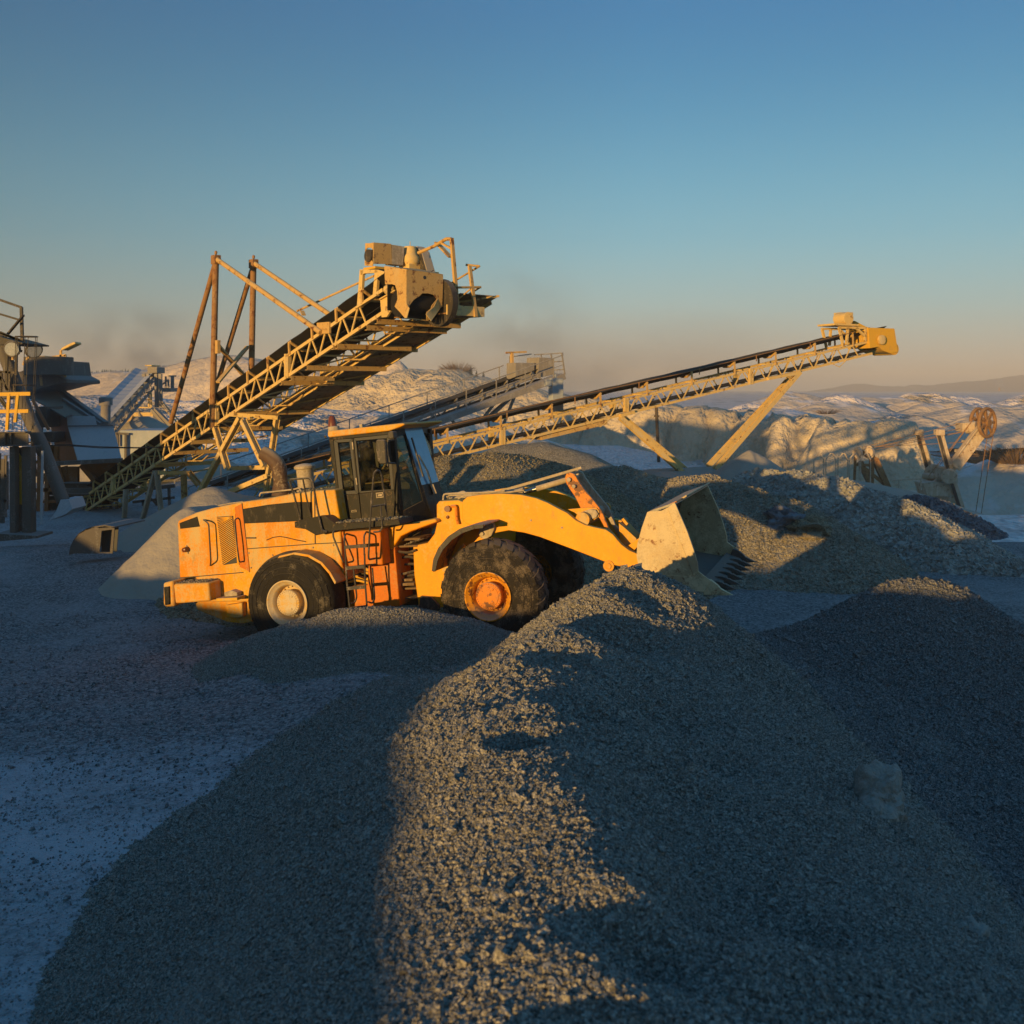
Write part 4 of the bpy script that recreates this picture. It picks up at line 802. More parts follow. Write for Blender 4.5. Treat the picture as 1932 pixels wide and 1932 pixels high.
# rear wall with window, floor
rb, rt = L(c3, 330, 1700, CY0), L(c3, 145, 390, CY0)
def rw(u, v, o=0): p = rt.lerp(rb, v); return Vector((p.x+o, CY0+(CY1-CY0)*u, p.z))
m = MB(); quadring(m, lambda u, v, o: rw(u, v, -o), [(0, 0), (1, 0), (1, 1), (0, 1)], [(.1, .08), (.9, .08), (.9, .62), (.1, .62)], .04); m.build('cab_rear', M['cab_black'], loader)
fl_ = MB(); a, b = L(c3, 335, 1690, CY0), L(c3, 1255, 1650, CY0); fl_.hexa([(a.x, CY0+.06, a.z), (b.x+.3, CF0+.1, b.z), (b.x+.3, CF1-.1, b.z), (a.x, CY1-.06, a.z), (a.x, CY0+.06, a.z+.05), (b.x+.3, CF0+.1, b.z+.05), (b.x+.3, CF1-.1, b.z+.05), (a.x, CY1-.06, a.z+.05)]); fl_.build('cab_floor', M['seat'], loader)
# roof
rp = Lp(c3, [(115,305),(132,286),(800,214),(1285,160),(1312,186),(1240,222),(1060,285),(145,384),(115,372)], .56)
MB().prism(rp, .56, W2-.56).build('cab_roof', M['yellow'], loader, .02)
q = MB(); tubeL(q, c3, [(100,372),(60,360),(95,395)], .6, .012); q.build('cable', M['rail'], loader)
q = MB(); a, b = L(c3, 648, 250, .9), L(c3, 640, 180, .9); q.bar(a, b, .06, .05); q.build('aerial_mount', M['steel'], loader)
q = L(c3, 215, 265, .85); bcn = MB(); bcn.lathe(q, [(-.03, .10), (.05, .095), (.06, .075)], 'z', 20); bc = bcn.build('beacon', M['steel'], loader); bl = MB(); bl.lathe(q+Vector((-.02, 0, 0)), [(.055, .078), (.10, .072), (.20, .055), (.235, .03)], 'z', 20); bl.build('beacon_lens', M['brown_lens'], bc)
# mirror, work lamp, grab rails
mr = MB(); mr.prism(Lp(c3, [(872,440),(900,420),(1000,418),(1022,450),(1045,780),(1020,798),(935,795),(905,740),(875,560)], .34), .30, .36); mi_ = mr.build('mirror', M['rail'], loader, .02)
mm = MB(); tubeL(mm, c3, [(1025,470),(1050,600),(1048,830)], .36, .012); tubeL(mm, c3, [(1045,440),(1150,420)], [.36, .6], .014); tubeL(mm, c3, [(1060,780),(1165,785)], [.38, .6], .014); mm.build('mirror_arm', M['rail'], mi_)
wl = MB(); wl.prism(Lp(c3, [(1040,320),(1065,295),(1130,292),(1142,400),(1060,410),(1038,390)], .42), .42, .56); wl.build('work_lamp', M['rail'], loader, .02)
gh = MB(); tubeL(gh, c3, [(1640,330),(1690,330),(1708,500),(1720,620),(1715,660)], 2.0, .016); gh.build('grab_handle', M['rail'], loader)
# ladder and rails
ld = MB(); RY = .03
tubeL(ld, c1, [(1258,1000),(1250,885),(1262,862)], [RY, RY, .3], .014); tubeL(ld, c1, [(1380,1000),(1378,875),(1392,850)], [RY, RY, .3], .014)
tubeL(ld, c1, [(1258,990),(1268,1170),(1287,1345)], RY, .015); tubeL(ld, c1, [(1382,990),(1385,1170),(1397,1332)], RY, .015)
for a, b in [((1256,948),(1398,938)),((1262,1083),(1382,1072)),((1268,1214),(1386,1204)),((1282,1345),(1400,1330))]: ld.bar(L(c1, *a, RY), L(c1, *b, RY), .03, .05)
tubeL(ld, c1, [(1310,1090),(1332,1270),(1318,1305),(1292,1310)], [.3, .25, .2, .05], .014); tubeL(ld, c1, [(1432,1080),(1447,1280),(1432,1308),(1405,1300)], [.3, .25, .2, .05], .014)
ld.build('ladder', M['rail'], loader)
hr = MB(); tubeL(hr, c1, [(1450,1020),(1406,1028),(1422,700),(1440,475),(1458,453),(1478,455),(1492,490),(1512,640),(1530,795)], [.3, .02, .02, .02, .05, .14, .18, .25, .35], .016); tubeL(hr, c1, [(1424,688),(1515,672)], [.02, .26], .014); tubeL(hr, c1, [(1484,680),(1496,820),(1480,848),(1438,850)], [.15, .1, .1, .05], .014)
hr.build('handrail', M['rail'], loader)
hr = MB(); tubeL(hr, c1, [(1262,1048),(1246,1046),(1180,880),(1178,848),(1212,842)], [.3, .06, .06, .06, .25], .014); hr.build('handrail', M['rail'], loader)
hr = MB(); tubeL(hr, c1, [(968,770),(930,620),(900,525),(908,512),(1025,502),(1048,525),(1078,700),(1108,840),(1140,850)], [.3, .2, .15, .15, .15, .12, .1, .08, .1], .017); tubeL(hr, c1, [(985,510),(1010,640),(1037,755)], [.16, .25, .34], .014); hr.build('handrail', M['rail'], loader)
# exhaust, air cleaner, things on the hood
exq = MB(); pts = [L(c1, a, b, 1.35) for a, b in [(846,612),(842,535),(838,500),(832,440),(812,400),(770,362),(728,340)]]; exq.tube([pts[0], pts[1]], [.17, .13], 20); exq.tube(pts[1:], [.125, .125, .135, .135, .13, .125], 20); exq.build('exhaust_pipe', painted('exhaust_steel', (.10, .06, .04), amt=.3, dust=(.42, .33, .22), rough=.6, streak=.1), loader)
q = L(c1, 1008, 585, 1.5); acn = MB(); acn.lathe(q, [(-.05, .14), (.38, .15), (.39, .18), (.43, .185), (.46, .15), (.48, .05)], 'z', 24); acn.build('air_cleaner', M['steel'], loader)
cp = MB(); cp.lathe(L(c1, 1125, 588, 1.0), [(-.05, .13), (.03, .12), (.045, .05)], 'z', 18); cp.lathe(L(c1, 965, 590, 1.2), [(-.05, .06), (.06, .05)], 'z', 12); tubeL(cp, c1, [(705,620),(712,598),(800,590),(930,575),(960,565),(975,590)], 1.0, .014); tubeL(cp, c1, [(440,680),(520,665),(600,655)], .8, .01); cp.build('filler_cap', M['steel'], loader)
# inside the cab
def Lq(a, b, y): return L(c3, a, b, y)
se = MB(); b0 = Lq(620, 1230, 1.35); t0 = Lq(600, 700, 1.35); se.bar(b0, t0, .5, .14, (1, 0, 0)); se.bar(Lq(600, 1250, 1.35), Lq(950, 1215, 1.35), .5, .16, (0, 0, 1)); se.bar(Lq(760, 1300, 1.35), Lq(790, 1640, 1.35), .35, .35); se.build('seat', M['seat'], loader, .03)
co_ = MB(); co_.prism(Lp(c3, [(1230,1010),(1330,1000),(1440,1090),(1480,1400),(1500,1640),(1300,1680)], 1.3), 1.15, 1.5); tubeL(co_, c3, [(1330,1010),(1400,960),(1345,920)], 1.32, .025); co_.build('console', M['seat'], loader, .03)
sw = Lq(1355, 885, 1.33); axv = (Lq(1400, 1000, 1.33)-sw).normalized(); u_ = Vector((0, 1, 0)); v_ = axv.cross(u_).normalized(); swm = MB(); ringp = [sw+(u_*math.cos(a)+v_*math.sin(a))*.19 for a in [k*math.pi/10 for k in range(21)]]; swm.tube(ringp, .016, 6, False); swm.tube([sw-u_*.19, sw+u_*.19], .012, 6); swm.tube([sw, sw+axv*.25], .025, 8); swm.build('steering_wheel', M['seat'], loader)
sv = MB(); sv.tube([Lq(610, 450, .75), Lq(690, 1200, .75)], .015, 8); sv.tube([Lq(700, 1100, .75), Lq(1080, 1060, .75)], .012, 8); sv.build('grab_handle', M['steel'], loader)
# --- the driver
def person(pts, edges, radii, label):
    me = bpy.data.meshes.new('person'); me.from_pydata([tuple(LM @ Vector(p)) for p in pts], edges, []); o = link('person', me)
    sk_ = o.modifiers.new('skin', 'SKIN'); 
    for i, r in enumerate(radii): me.skin_vertices[0].data[i].radius = (r, r)
    return o
J = {k: Lq(a, b, y) for k, (a, b, y) in {'pel': (690, 1180, 1.35), 'spi': (700, 980, 1.35), 'che': (715, 830, 1.35), 'nec': (720, 745, 1.35), 'hea': (735, 660, 1.35), 'top': (730, 600, 1.35),
     'sh1': (720, 810, 1.13), 'el1': (860, 990, 1.05), 'wr1': (990, 1040, 1.08), 'sh2': (720, 810, 1.57), 'el2': (950, 930, 1.62), 'wr2': (1290, 870, 1.45),
     'hp1': (720, 1190, 1.24), 'kn1': (1020, 1130, 1.2), 'an1': (1130, 1500, 1.2), 'ft1': (1230, 1560, 1.2), 'hp2': (720, 1190, 1.46), 'kn2': (1020, 1130, 1.52), 'an2': (1130, 1500, 1.52), 'ft2': (1230, 1560, 1.52)}.items()}
names = list(J); E_ = [('pel','spi'),('spi','che'),('che','nec'),('nec','hea'),('hea','top'),('che','sh1'),('sh1','el1'),('el1','wr1'),('che','sh2'),('sh2','el2'),('el2','wr2'),('pel','hp1'),('hp1','kn1'),('kn1','an1'),('an1','ft1'),('pel','hp2'),('hp2','kn2'),('kn2','an2'),('an2','ft2')]
RD = {'pel': .15, 'spi': .14, 'che': .16, 'nec': .06, 'hea': .10, 'top': .075, 'sh1': .075, 'el1': .05, 'wr1': .035, 'sh2': .075, 'el2': .05, 'wr2': .035, 'hp1': .1, 'kn1': .075, 'an1': .05, 'ft1': .045, 'hp2': .1, 'kn2': .075, 'an2': .05, 'ft2': .045}
me = bpy.data.meshes.new('person'); me.from_pydata([tuple(LM @ J[k]) for k in names], [(names.index(a), names.index(b)) for a, b in E_], []); per = link('person', me)
if not me.skin_vertices: 
    bpy.context.view_layer.objects.active = per
sk_ = per.modifiers.new('skin', 'SKIN')
for i, k in enumerate(names):
    if me.skin_vertices: me.skin_vertices[0].data[i].radius = (RD[k], RD[k]); me.skin_vertices[0].data[i].use_root = (k == 'pel')
ss = per.modifiers.new('sub', 'SUBSURF'); ss.levels = ss.render_levels = 1; me.materials.append(M['cloth'])
tag(per, 'person in a dark hooded jacket sitting at the steering wheel inside the cab', 'person')
for wk, el, nm in (('wr1', 'el1', 'hand'), ('wr2', 'el2', 'hand')):
    a = LM @ J[wk]; d = ((LM @ J[wk])-(LM @ J[el])).normalized(); sd = d.cross(Vector((0, 0, 1))).normalized(); up_ = sd.cross(d)
    h = MB(); h.tube([a, a+d*.05, a+d*.09], [.03, .038, .036], 8)
    for k in range(4): o = a+d*.085+sd*(k-1.5)*.019; h.tube([o, o+d*(.035+.004*(k in (1, 2)))-up_*.008, o+d*.05-up_*.035, o+d*.035-up_*.055], [.010, .0095, .009, .007], 6)
    h.tube([a+d*.03+sd*.035, a+d*.06+sd*.055, a+d*.08+sd*.045-up_*.02], [.013, .011, .008], 6); h.build(nm, M['skin'], per)
ho = MB(); hc = LM @ J['hea']; ho.lathe(hc-Vector((0, 0, .02)), [(-.12, .10), (-.05, .125), (.05, .125), (.12, .09), (.155, .03)], 'z', 16); ho.build('hood', M['cloth'], per)
# gravel lying on the machine
cs = []
for (a, b, y0, y1, n_) in [((160,1184),(370,1174),.05,.6,900), ((1180,795),(1590,768),.15,.55,700), ((870,608),(1050,584),.4,1.2,120), ((1640,935),(1745,900),.75,1.1,150)]:
    p, q = L(c1, *a, y0), L(c1, *b, y0)
    for k in range(n_):
        t = random.random(); o = p.lerp(q, t); cs.append(LM @ Vector((o.x, random.uniform(y0, y1), o.z+random.uniform(0, .015))))
V, Fq = stones(np.array([tuple(v) for v in cs]), RNG.uniform(.006, .013, len(cs)))
tag(link('gravel', npmesh('gravel', V, Fq, M['gravel_tan'], False)), kind='stuff')
# ================================================================ belt conveyors
def frame(p0, p1):
    """upright frame: x runs level from p0 towards p1, y sideways away from the camera"""
    d = Vector((p1.x-p0.x, p1.y-p0.y, 0)).normalized(); yv = Vector((-d.y, d.x, 0))
    m = Matrix((d, yv, Vector((0, 0, 1)))).transposed().to_4x4(); m.translation = Vector((p0.x, p0.y, 0)); return m
class Fr:
    def __init__(s, p0, p1): s.m = frame(p0, p1); s.i = s.m.inverted(); s.p0 = s.i @ p0; s.p1 = s.i @ p1; s.t = (s.p1.z-s.p0.z)/(s.p1.x-s.p0.x)
    def __call__(s, c, a, b, y=0.): px, py = c(a, b); return plane_pt(s.i, y, px, py)
    def z(s, x): return s.p0.z+s.t*(x-s.p0.x)
    def at(s, x, y=0., dz=0.): return Vector((x, y, s.z(x)+dz))
def truss(f, root, x0, x1, h, w_, panel, mat, ch=.07, plates=(), dg=.05):
    """two side trusses and the cross pieces between them; each a part"""
    for y in (0, w_):
        m = MB(); m.bar(f.at(x0, y), f.at(x1, y), ch, ch*1.2); m.bar(f.at(x0, y, -h), f.at(x1, y, -h), ch, ch*1.2)
        n = int((x1-x0)/panel)
        for k in range(n):
            a = x0+k*panel; m.bar(f.at(a, y, -h), f.at(a+panel*.42, y, 0), dg, dg*.6, (0, 1, 0)); m.bar(f.at(a+panel*.5, y, 0), f.at(a+panel*.92, y, -h), dg*.9, dg*.6, (0, 1, 0))
        for p in plates: m.box((p-.09, y-.07, f.z(p)-h-.05), (p+.0, y+.05, f.z(p)+.06)); m.box((p+.02, y-.07, f.z(p)-h-.05), (p+.10, y+.05, f.z(p)+.06))
        m.build('side_truss', mat, root)
    m = MB(); n = int((x1-x0)/(panel*1.5))
    for k in range(n+1):
        a = x0+k*panel*1.5; m.bar(f.at(a, 0, 0), f.at(a, w_, 0), .05, .05); m.bar(f.at(a, 0, -h), f.at(a, w_, -h), .05, .05)
        if k < n: m.bar(f.at(a, 0 if k % 2 else w_, -h), f.at(a+panel*1.5, w_ if k % 2 else 0, -h), .04, .04)
    m.build('cross_bracing', mat, root)
def belt(f, root, x0, x1, w_, lift, mat, edge=.2, ret=-.35, idl=1.2, imat=None):
    n = 40; top = []
    for k in range(n+1):
        x = x0+(x1-x0)*k/n; q = [(-.02, edge), (w_*.28, .0), (w_*.72, .0), (w_+.02, edge)]
        top.append([f.at(x, y, lift+dz+.012*math.sin(k*2.3)) for y, dz in q])
    m = MB()
    for a, b in zip(top, top[1:]):
        for i in range(3): m.hexa([a[i], b[i], b[i+1], a[i+1]]+[p+Vector((0, 0, .02)) for p in (a[i], b[i], b[i+1], a[i+1])])
    m.hexa([f.at(x0, .1, ret), f.at(x1, .1, ret), f.at(x1, w_-.1, ret), f.at(x0, w_-.1, ret)]+[f.at(x0, .1, ret+.02), f.at(x1, .1, ret+.02), f.at(x1, w_-.1, ret+.02), f.at(x0, w_-.1, ret+.02)])
    m.build('belt', mat, root)
    k = 0; x = x0+.4
    while x < x1-.2 and k < 90:
        m = MB(); 
        for y in (-.06, w_+.06): m.bar(f.at(x, y, -.02), f.at(x-.03, y, lift+edge*.9), .04, .07)
        m.tube([f.at(x, -.05, lift+edge-.03), f.at(x, w_*.3, lift-.06)], .045, 8); m.tube([f.at(x, w_*.3, lift-.06), f.at(x, w_*.7, lift-.06)], .045, 8); m.tube([f.at(x, w_*.7, lift-.06), f.at(x, w_+.05, lift+edge-.03)], .045, 8)
        m.build('idler', imat, root); x += idl; k += 1
def rails(f, root, x0, x1, y, h, post, mat, base_dz=0., mid=True, r=.022, name='handrail'):
    m = MB(); m.tube([f.at(x0, y, base_dz+h), f.at(x1, y, base_dz+h)], r, 6)
    if mid: m.tube([f.at(x0, y, base_dz+h*.5), f.at(x1, y, base_dz+h*.5)], r*.8, 6)
    x = x0
    while x <= x1+.01: m.bar(f.at(x, y, base_dz), f.at(x, y, base_dz+h), .045, .045); x += post
    m.build(name, mat, root)
# ---------------------------------------------------------------- A: the steep conveyor on the left
A = Fr(P(134, 956, 41.0), P(719, 550, 25.9)); XE = A.p1.x
ra = thing('belt_conveyor', 'tall cream belt conveyor with rusty masts rising steeply behind the loader cab', 'conveyor', A.m)
h = .56
truss(A, ra, .0, XE+.1, h, 1.15, .74, M['cream'], .075, [A(cv, 245, 1100).x, A(cv, 672, 830).x, A(l2, 975, 1380).x])
belt(A, ra, -.3, XE+.6, 1.15, .16, M['belt'], .20, -.30, 1.16, M['cream_rust'])
for (a, b) in [((1140,612),(1625,652)),((1200,575),(1715,602)),((940,728),(1442,762)),((965,722),(1400,776)),((785,850),(1245,872)),((690,912),(925,930)),((632,940),(1105,966)),((350,1120),(790,1130)),((250,1215),(600,1222)),((100,1292),(440,1300)),((0,1355),(385,1360)),((-120,1430),(250,1440))]:
    p = A(cv, *a, y=-.05); x, z = p.x, p.z
    ln = min(max((b[0]-a[0])*.3174/((.82)*1990/(A.m @ p).y), .9), 2.75)
    m = MB(); m.box((x-.05, -.08, z-.06), (x+.05, ln, z-.045)); m.box((x+.04, -.08, z-.06), (x+.052, ln, z+.07)); m.box((x-.05, -.08, z+.056), (x+.05, ln, z+.07)); m.build('cross_beam', M['cream_rust'], ra)
wk = MB()
x = A(cv, 160, 1200).x; k = 0
segs = [(x+1.9*j, x+1.9*(j+1)-.03) for j in range(int((XE+.9-x)/1.9)+1)]
for j, (a, b) in enumerate(segs):
    b = min(b, XE+1.4)
    if b-a < .3: continue
    pl = MB(); pl.hexa([A.at(a, 1.35, -h+.02), A.at(b, 1.35, -h+.02), A.at(b, 2.6, -h+.02), A.at(a, 2.6, -h+.02)]+[A.at(a, 1.35, -h+.04), A.at(b, 1.35, -h+.04), A.at(b, 2.6, -h+.04), A.at(a, 2.6, -h+.04)]); pl.build('walkway_plate', M['walk'], ra)
m = MB()
for y in (1.38, 2.55): m.bar(A.at(segs[0][0], y, -h-.05), A.at(XE+1.2, y, -h-.05), .04, .09)
m.build('walkway_joist', M['cream'], ra)
m = MB()
for k in range(9):
    x = 6+k*1.9; m.bar(A.at(x, 1.1, -h), A.at(x+.9, 2.5, -h-.03), .05, .05); m.tube([A.at(x+.2, .9, -h-.05), A.at(x+.7, 1.2, -h-.2), A.at(x+1.2, 1.3, -h-.05)], .02, 6)
m.build('walkway_bracing', M['cream_rust'], ra)
# masts and ties
def mast(y, foot, top, bfoot, tie_end, tb):
    p, q = A(cv, *foot, y=y), A(cv, *top, y=y); m = MB(); m.tube([p, q], .095, 14); m.build('mast_post', M['rust_pipe'], ra)
    m = MB(); b = A(cv, *bfoot, y=y); m.tube([b, q-Vector((0, 0, .12))], .08, 12); m.build('mast_strut', M['rust_pipe'], ra)
    m = MB(); e = A(cv, *tie_end, y=y); m.tube([q-Vector((0, 0, .05)), e], .075, 12); m.build('tie_tube', M['cream_rust'], ra)
    m = MB(); m.box(q-Vector((.13, .1, .22)), q+Vector((.13, .1, .05))); m.lathe(q+Vector((0, 0, .13)), [(-.02, .06), (.02, .06)], 'y', 12); m.build('lifting_lug', M['rust_pipe'], ra)
    return p, q
n1 = mast(-.10, (222,1205), (243,190), (-25,1175), (868,640), 0)
n2 = mast(1.30, (452,1010), (467,215), (165,1225), (948,552), 0)
m = MB(); m.bar(A(cv, 255, 715, -.1), A(cv, 418, 905, 1.3), .14, .06); m.bar(A(cv, 432, 722, 1.3), A(cv, 255, 935, -.1), .14, .06); m.box(A(cv, 254, 715, -.1)-Vector((.08, .05, .25)), A(cv, 254, 715, -.1)+Vector((.08, .05, .15))); m.build('mast_brace', M['cream_rust'], ra)
m = MB(); m.tube([A(cv, 725, 512, 1.35), A(cv, 1188, 300, 2.4)], .035, 8); m.bar(A(cv, 755, 512, 1.35), A(cv, 765, 535, 1.3), .12, .04); m.build('handrail', M['cream_rust'], ra)
g = A(cv, 885, 615, -.05); m = MB(); m.box(g-Vector((.3, .03, .14)), g+Vector((.3, .03, .16))); m.build('gusset', M['cream_rust'], ra)
# head end (hd zoom)
def H(a, b, y=0.): return A(hd, a, b, y)
def Hp(pts, y): return [(q.x, q.z) for q in (H(a, b, y) for a, b in pts)]
m = MB()
m.prism(Hp([(285,575),(325,580),(300,1060),(245,1075)], -.02), -.02, .06); m.prism(Hp([(285,572),(520,575),(520,615),(345,625),(300,650)], -.02), -.02, .06); m.prism(Hp([(478,580),(520,580),(495,905),(452,905)], -.02), -.02, .06); m.prism(Hp([(520,575),(600,600),(600,625),(515,680)], -.02), -.02, .05)
m.bar(H(240, 1075, -.03), H(520, 900, -.03), .1, .05); m.build('motor_frame', M['cream'], ra, .004)
def HX(a, b, xc):                                                      # same, onto a plane across the belt
    px, py = hd(a, b); o = A.i @ CAMP; d = (A.i @ P(px, py, 10.0))-o; return o+d*((xc-o.x)/d.x)
def xprism(mb, pts, x0, x1):                                           # outline seen end-on, thickness along the belt
    a = [mb.v(p) for p in pts]; b = [mb.v(p+Vector((x1-x0, 0, 0))) for p in pts]; n = len(a); mb.bm.faces.new(a); mb.bm.faces.new(b[::-1])
    for i in range(n): j = (i+1) % n; mb.bm.faces.new((a[i], b[i], b[j], a[j]))
    return mb
xg = H(468, 300, .05).x; dxg = xg-H(360, 300, .05).x
m = MB(); q4 = [HX(*p, xg) for p in [(468,235),(690,252),(700,505),(460,500)]]; xprism(m, q4, xg, xg-.02)
m.prism(Hp([(360,235),(468,235),(466,300),(455,318),(440,300),(412,290),(385,298),(372,320),(360,322)], .05), .04, .06); m.prism(Hp([(357,322),(408,322),(420,420),(458,480),(458,500),(455,530),(352,524)], .05), .04, .06)
t_ = [q4[0], q4[1], q4[1]-Vector((dxg, 0, 0)), q4[0]-Vector((dxg, 0, 0))]; m.hexa(t_+[p+Vector((0, 0, .02)) for p in t_]); m.build('motor_guard', M['cream_rust'], ra)
m = MB(); q5 = [HX(*p, xg) for p in [(700,252),(862,278),(845,520),(702,505)]]; xprism(m, q5, xg, xg-dxg*.8); m.build('mesh_guard', M['steel'], ra, .004)
mo = MB(); q = H(432, 388, .0); q.x = xg-.19; mo.tube([q, q+Vector((-.0, .75, 0))], .16, 22); mo.build('motor', M['dark_metal'], ra)
m = MB(); a, b = HX(470, 520, xg), HX(1290, 640, xg); m.box((xg-dxg-.1, a.y, a.z-.08), (xg+.05, b.y, a.z-.02)); m.build('motor_base', M['plant_yellow'], ra, .003)
gb_ = MB(); q = HX(935, 440, xg-.1); gb_.lathe(q-Vector((0, 0, .28)), [(0, .20), (.12, .22), (.2, .27), (.32, .26), (.40, .19), (.52, .17), (.60, .15), (.62, .05)], 'z', 12, False); gb_.box(q+Vector((-.22, -.2, -.3)), q+Vector((.22, .25, -.14))); gb_.bar(q+Vector((0, 0, .3)), q+Vector((0, 0, .46)), .02, .02); gb_.build('gearbox', M['cream'], ra, .03)
yg_ = HX(1040, 450, xg).y; m = MB(); gp_ = [(xg-.45, q.z+.0), (xg-.35, q.z+.28), (xg-.1, q.z+.36), (xg+.12, q.z+.2), (xg+.55, q.z-.75), (xg+.45, q.z-1.0), (xg+.2, q.z-1.0)]; m.prism(gp_, yg_, yg_+.28); m.build('belt_guard', M['steel'], ra, .02)
m = MB(); m.prism([(x*.98+.02*xg, z-.02) for x, z in gp_], yg_-.03, yg_-.002); m.build('guard_plate', M['dark_metal'], ra)
# the torn head box: a bent plate box with a ragged hole in its end
def sheet(mb, pts, n_=None, t=.015):
    c = sum(pts, Vector())/len(pts); nn = Vector((0, 0, 0))
    for i in range(len(pts)): nn += (pts[i]-c).cross(pts[(i+1) % len(pts)]-c)
    nn.normalize(); k = len(pts); vs = [mb.v(p) for p in pts]+[mb.v(p+nn*t) for p in pts]; cf, cb = mb.v(c), mb.v(c+nn*t)
    for i in range(k):
        j = (i+1) % k; mb.bm.faces.new((vs[i], vs[j], cf)); mb.bm.faces.new((vs[k+j], vs[k+i], cb)); mb.bm.faces.new((vs[j], vs[i], vs[k+i], vs[k+j]))
fy = -.32; xe_h = H(888, 800, fy).x; bx = MB()
bx.prism(Hp([(602,535),(888,578),(888,1010),(912,1052),(868,1200),(800,1120),(735,1050),(772,955),(765,850),(742,775),(700,762),(612,765)], fy), fy, fy+.015)
outer = [(888,578),(1362,645),(1358,800),(1345,1050),(1312,1085),(1165,1238),(868,1200),(912,1055),(890,1000)]
hole = [(930,1030),(985,960),(1050,920),(1090,880),(1170,880),(1240,900),(1280,955),(1212,1040),(1205,1075),(1150,1120),(1100,1150),(1150,1225),(1040,1212),(885,1190)]
fo_ = [HX(a, b, xe_h) for a, b in outer]; hi_ = [HX(a, b, xe_h) for a, b in hole]
def end_ring(mb, O, I, th=.015):
    co = (I[2]+I[10]+I[5])/3; n_ = 72
    def samp(pts, a):
        dy, dz = math.cos(a), math.sin(a); best = None
        for i in range(len(pts)):
            p, q = pts[i], pts[(i+1) % len(pts)]; e = q-p; den = dy*e.z-dz*e.y
            if abs(den) < 1e-9: continue
            s_ = ((p.y-co.y)*e.z-(p.z-co.z)*e.y)/den; u = ((p.y-co.y)*dz-(p.z-co.z)*dy)/den
            if s_ > 0 and -1e-6 <= u <= 1.000001 and (best is None or s_ > best): best = s_
        return co+Vector((0, dy, dz))*(best or .1)
    Ao = [samp(O, 2*math.pi*k/n_) for k in range(n_)]; Ai = [samp(I, 2*math.pi*k/n_) for k in range(n_)]
    for k in range(n_):
        j = (k+1) % n_; q = [Ao[k], Ao[j], Ai[j], Ai[k]]
        if (Ao[k]-Ai[k]).length < .01 and (Ao[j]-Ai[j]).length < .01: continue
        mb.hexa(q+[p-Vector((th, 0, 0)) for p in q])
end_ring(bx, fo_, hi_)
xb_ = H(602, 535, fy).x; yR = fo_[1].y; zt = fo_[0].z
sheet(bx, [Vector((xb_, fy, H(602, 533, fy).z)), fo_[0], fo_[1], Vector((xb_, yR, H(602, 533, fy).z))])
bx.box((xb_, yR-.015, fo_[3].z), (xe_h-.015, yR, zt-.02)); bx.build('head_chute', M['cream_rust'], ra)
m = MB(); m.box((xb_+.05, fy+.05, fo_[3].z-.1), (xb_+.08, yR-.03, zt-.15)); m.build('chute_dark_sheet', M['belt'], ra)  # dark sheet added behind the torn hole to stand for the shade inside
m = MB(); sheet(m, [HX(1285, 950, xe_h)+Vector((.01, 0, 0)), HX(1310, 1085, xe_h)+Vector((.02, 0, 0)), HX(1160, 1240, xe_h)+Vector((.14, 0, 0)), HX(1100, 1150, xe_h)+Vector((.12, 0, 0)), HX(1210, 1055, xe_h)+Vector((.10, 0, 0))]); m.build('torn_flap', M['cream'], ra)
m = MB(); sheet(m, [H(912, 1052, fy), H(870, 1200, fy-.06), H(895, 1198, fy-.1), H(930, 1070, fy-.04)]); m.build('torn_flap', M['cream'], ra)
m = MB(); q = HX(1122, 676, xe_h); m.lathe(q, [(0, .045), (.006, .04)], 'x', 16); m.build('hole', M['seat'], ra)
zq = HX(1100, 1000, xe_h).z; m = MB(); m.tube([Vector((xe_h-.42, -.22, zq)), Vector((xe_h-.42, yR-.04, zq))], .34, 28); m.build('head_pulley', M['belt'], ra)
m = MB(); m.tube([Vector((xe_h-.25, yR+.03, zq+.05)), Vector((xe_h-.25, yR+.2, zq+.05))], .58, 28); m.build('pulley_guard', M['dark_metal'], ra)
m = MB(); m.prism(Hp([(555,955),(755,840),(768,905),(710,1010),(720,1060),(640,1185),(575,1190),(560,1000)], -.10), -.12, -.06); m.bar(H(556, 958, -.14), H(757, 842, -.14), .1, .03); m.build('bearing_plate', M['cream'], ra, .004)
lump_ = MB(); q = H(670, 830, -.12); lump_.lathe(q-Vector((0, 0, .12)), [(0, .10), (.08, .16), (.18, .15), (.24, .07)], 'z', 10); lump_.build('bearing_housing', M['cream'], ra, .02)
# head platform with its rails
m = MB(); a, b, c, d = H(1400, 1108, 1.2), H(1868, 1145, 1.2), H(1590, 1300, 1.2), H(1090, 1290, 1.2)
xpl = xe_h+.1; xe_ = HX(1400, 1108, xpl); YE = HX(1868, 1145, xpl).y; x0 = xpl-1.5; zc = (xe_.z+HX(1868, 1145, xpl).z)/2
m.box((x0-.6, xe_.y, zc-.06), (x0+1.5, YE, zc-.03)); m.build('platform_floor', M['rust_pipe'], ra)
m = MB(); m.box((x0+1.5, xe_.y, zc-.08), (x0+1.54, YE+.03, zc+.16)); m.box((x0-.6, YE, zc-.08), (x0+1.5, YE+.03, zc+.16)); m.build('toe_board', M['cream'], ra)
m = MB(); yp = HX(1550, 1010, xpl).y; p = Vector((x0+1.45, yp, zc)); T = H(1462, 170, yp)
m.bar((p.x+.06, yp, zc-.1), (T.x+.02, yp, T.z), .09, .07); m.tube([(T.x+.0, yp, T.z-.02), H(1400, 180, yp), H(1240, 275, 1.3), H(1040, 360, 1.2)], .045, 8); m.bar(H(1275, 225, 1.4), H(1455, 415, 1.4), .14, .04); m.bar(H(1460, 300, yp), H(1340, 235, yp), .05, .05)
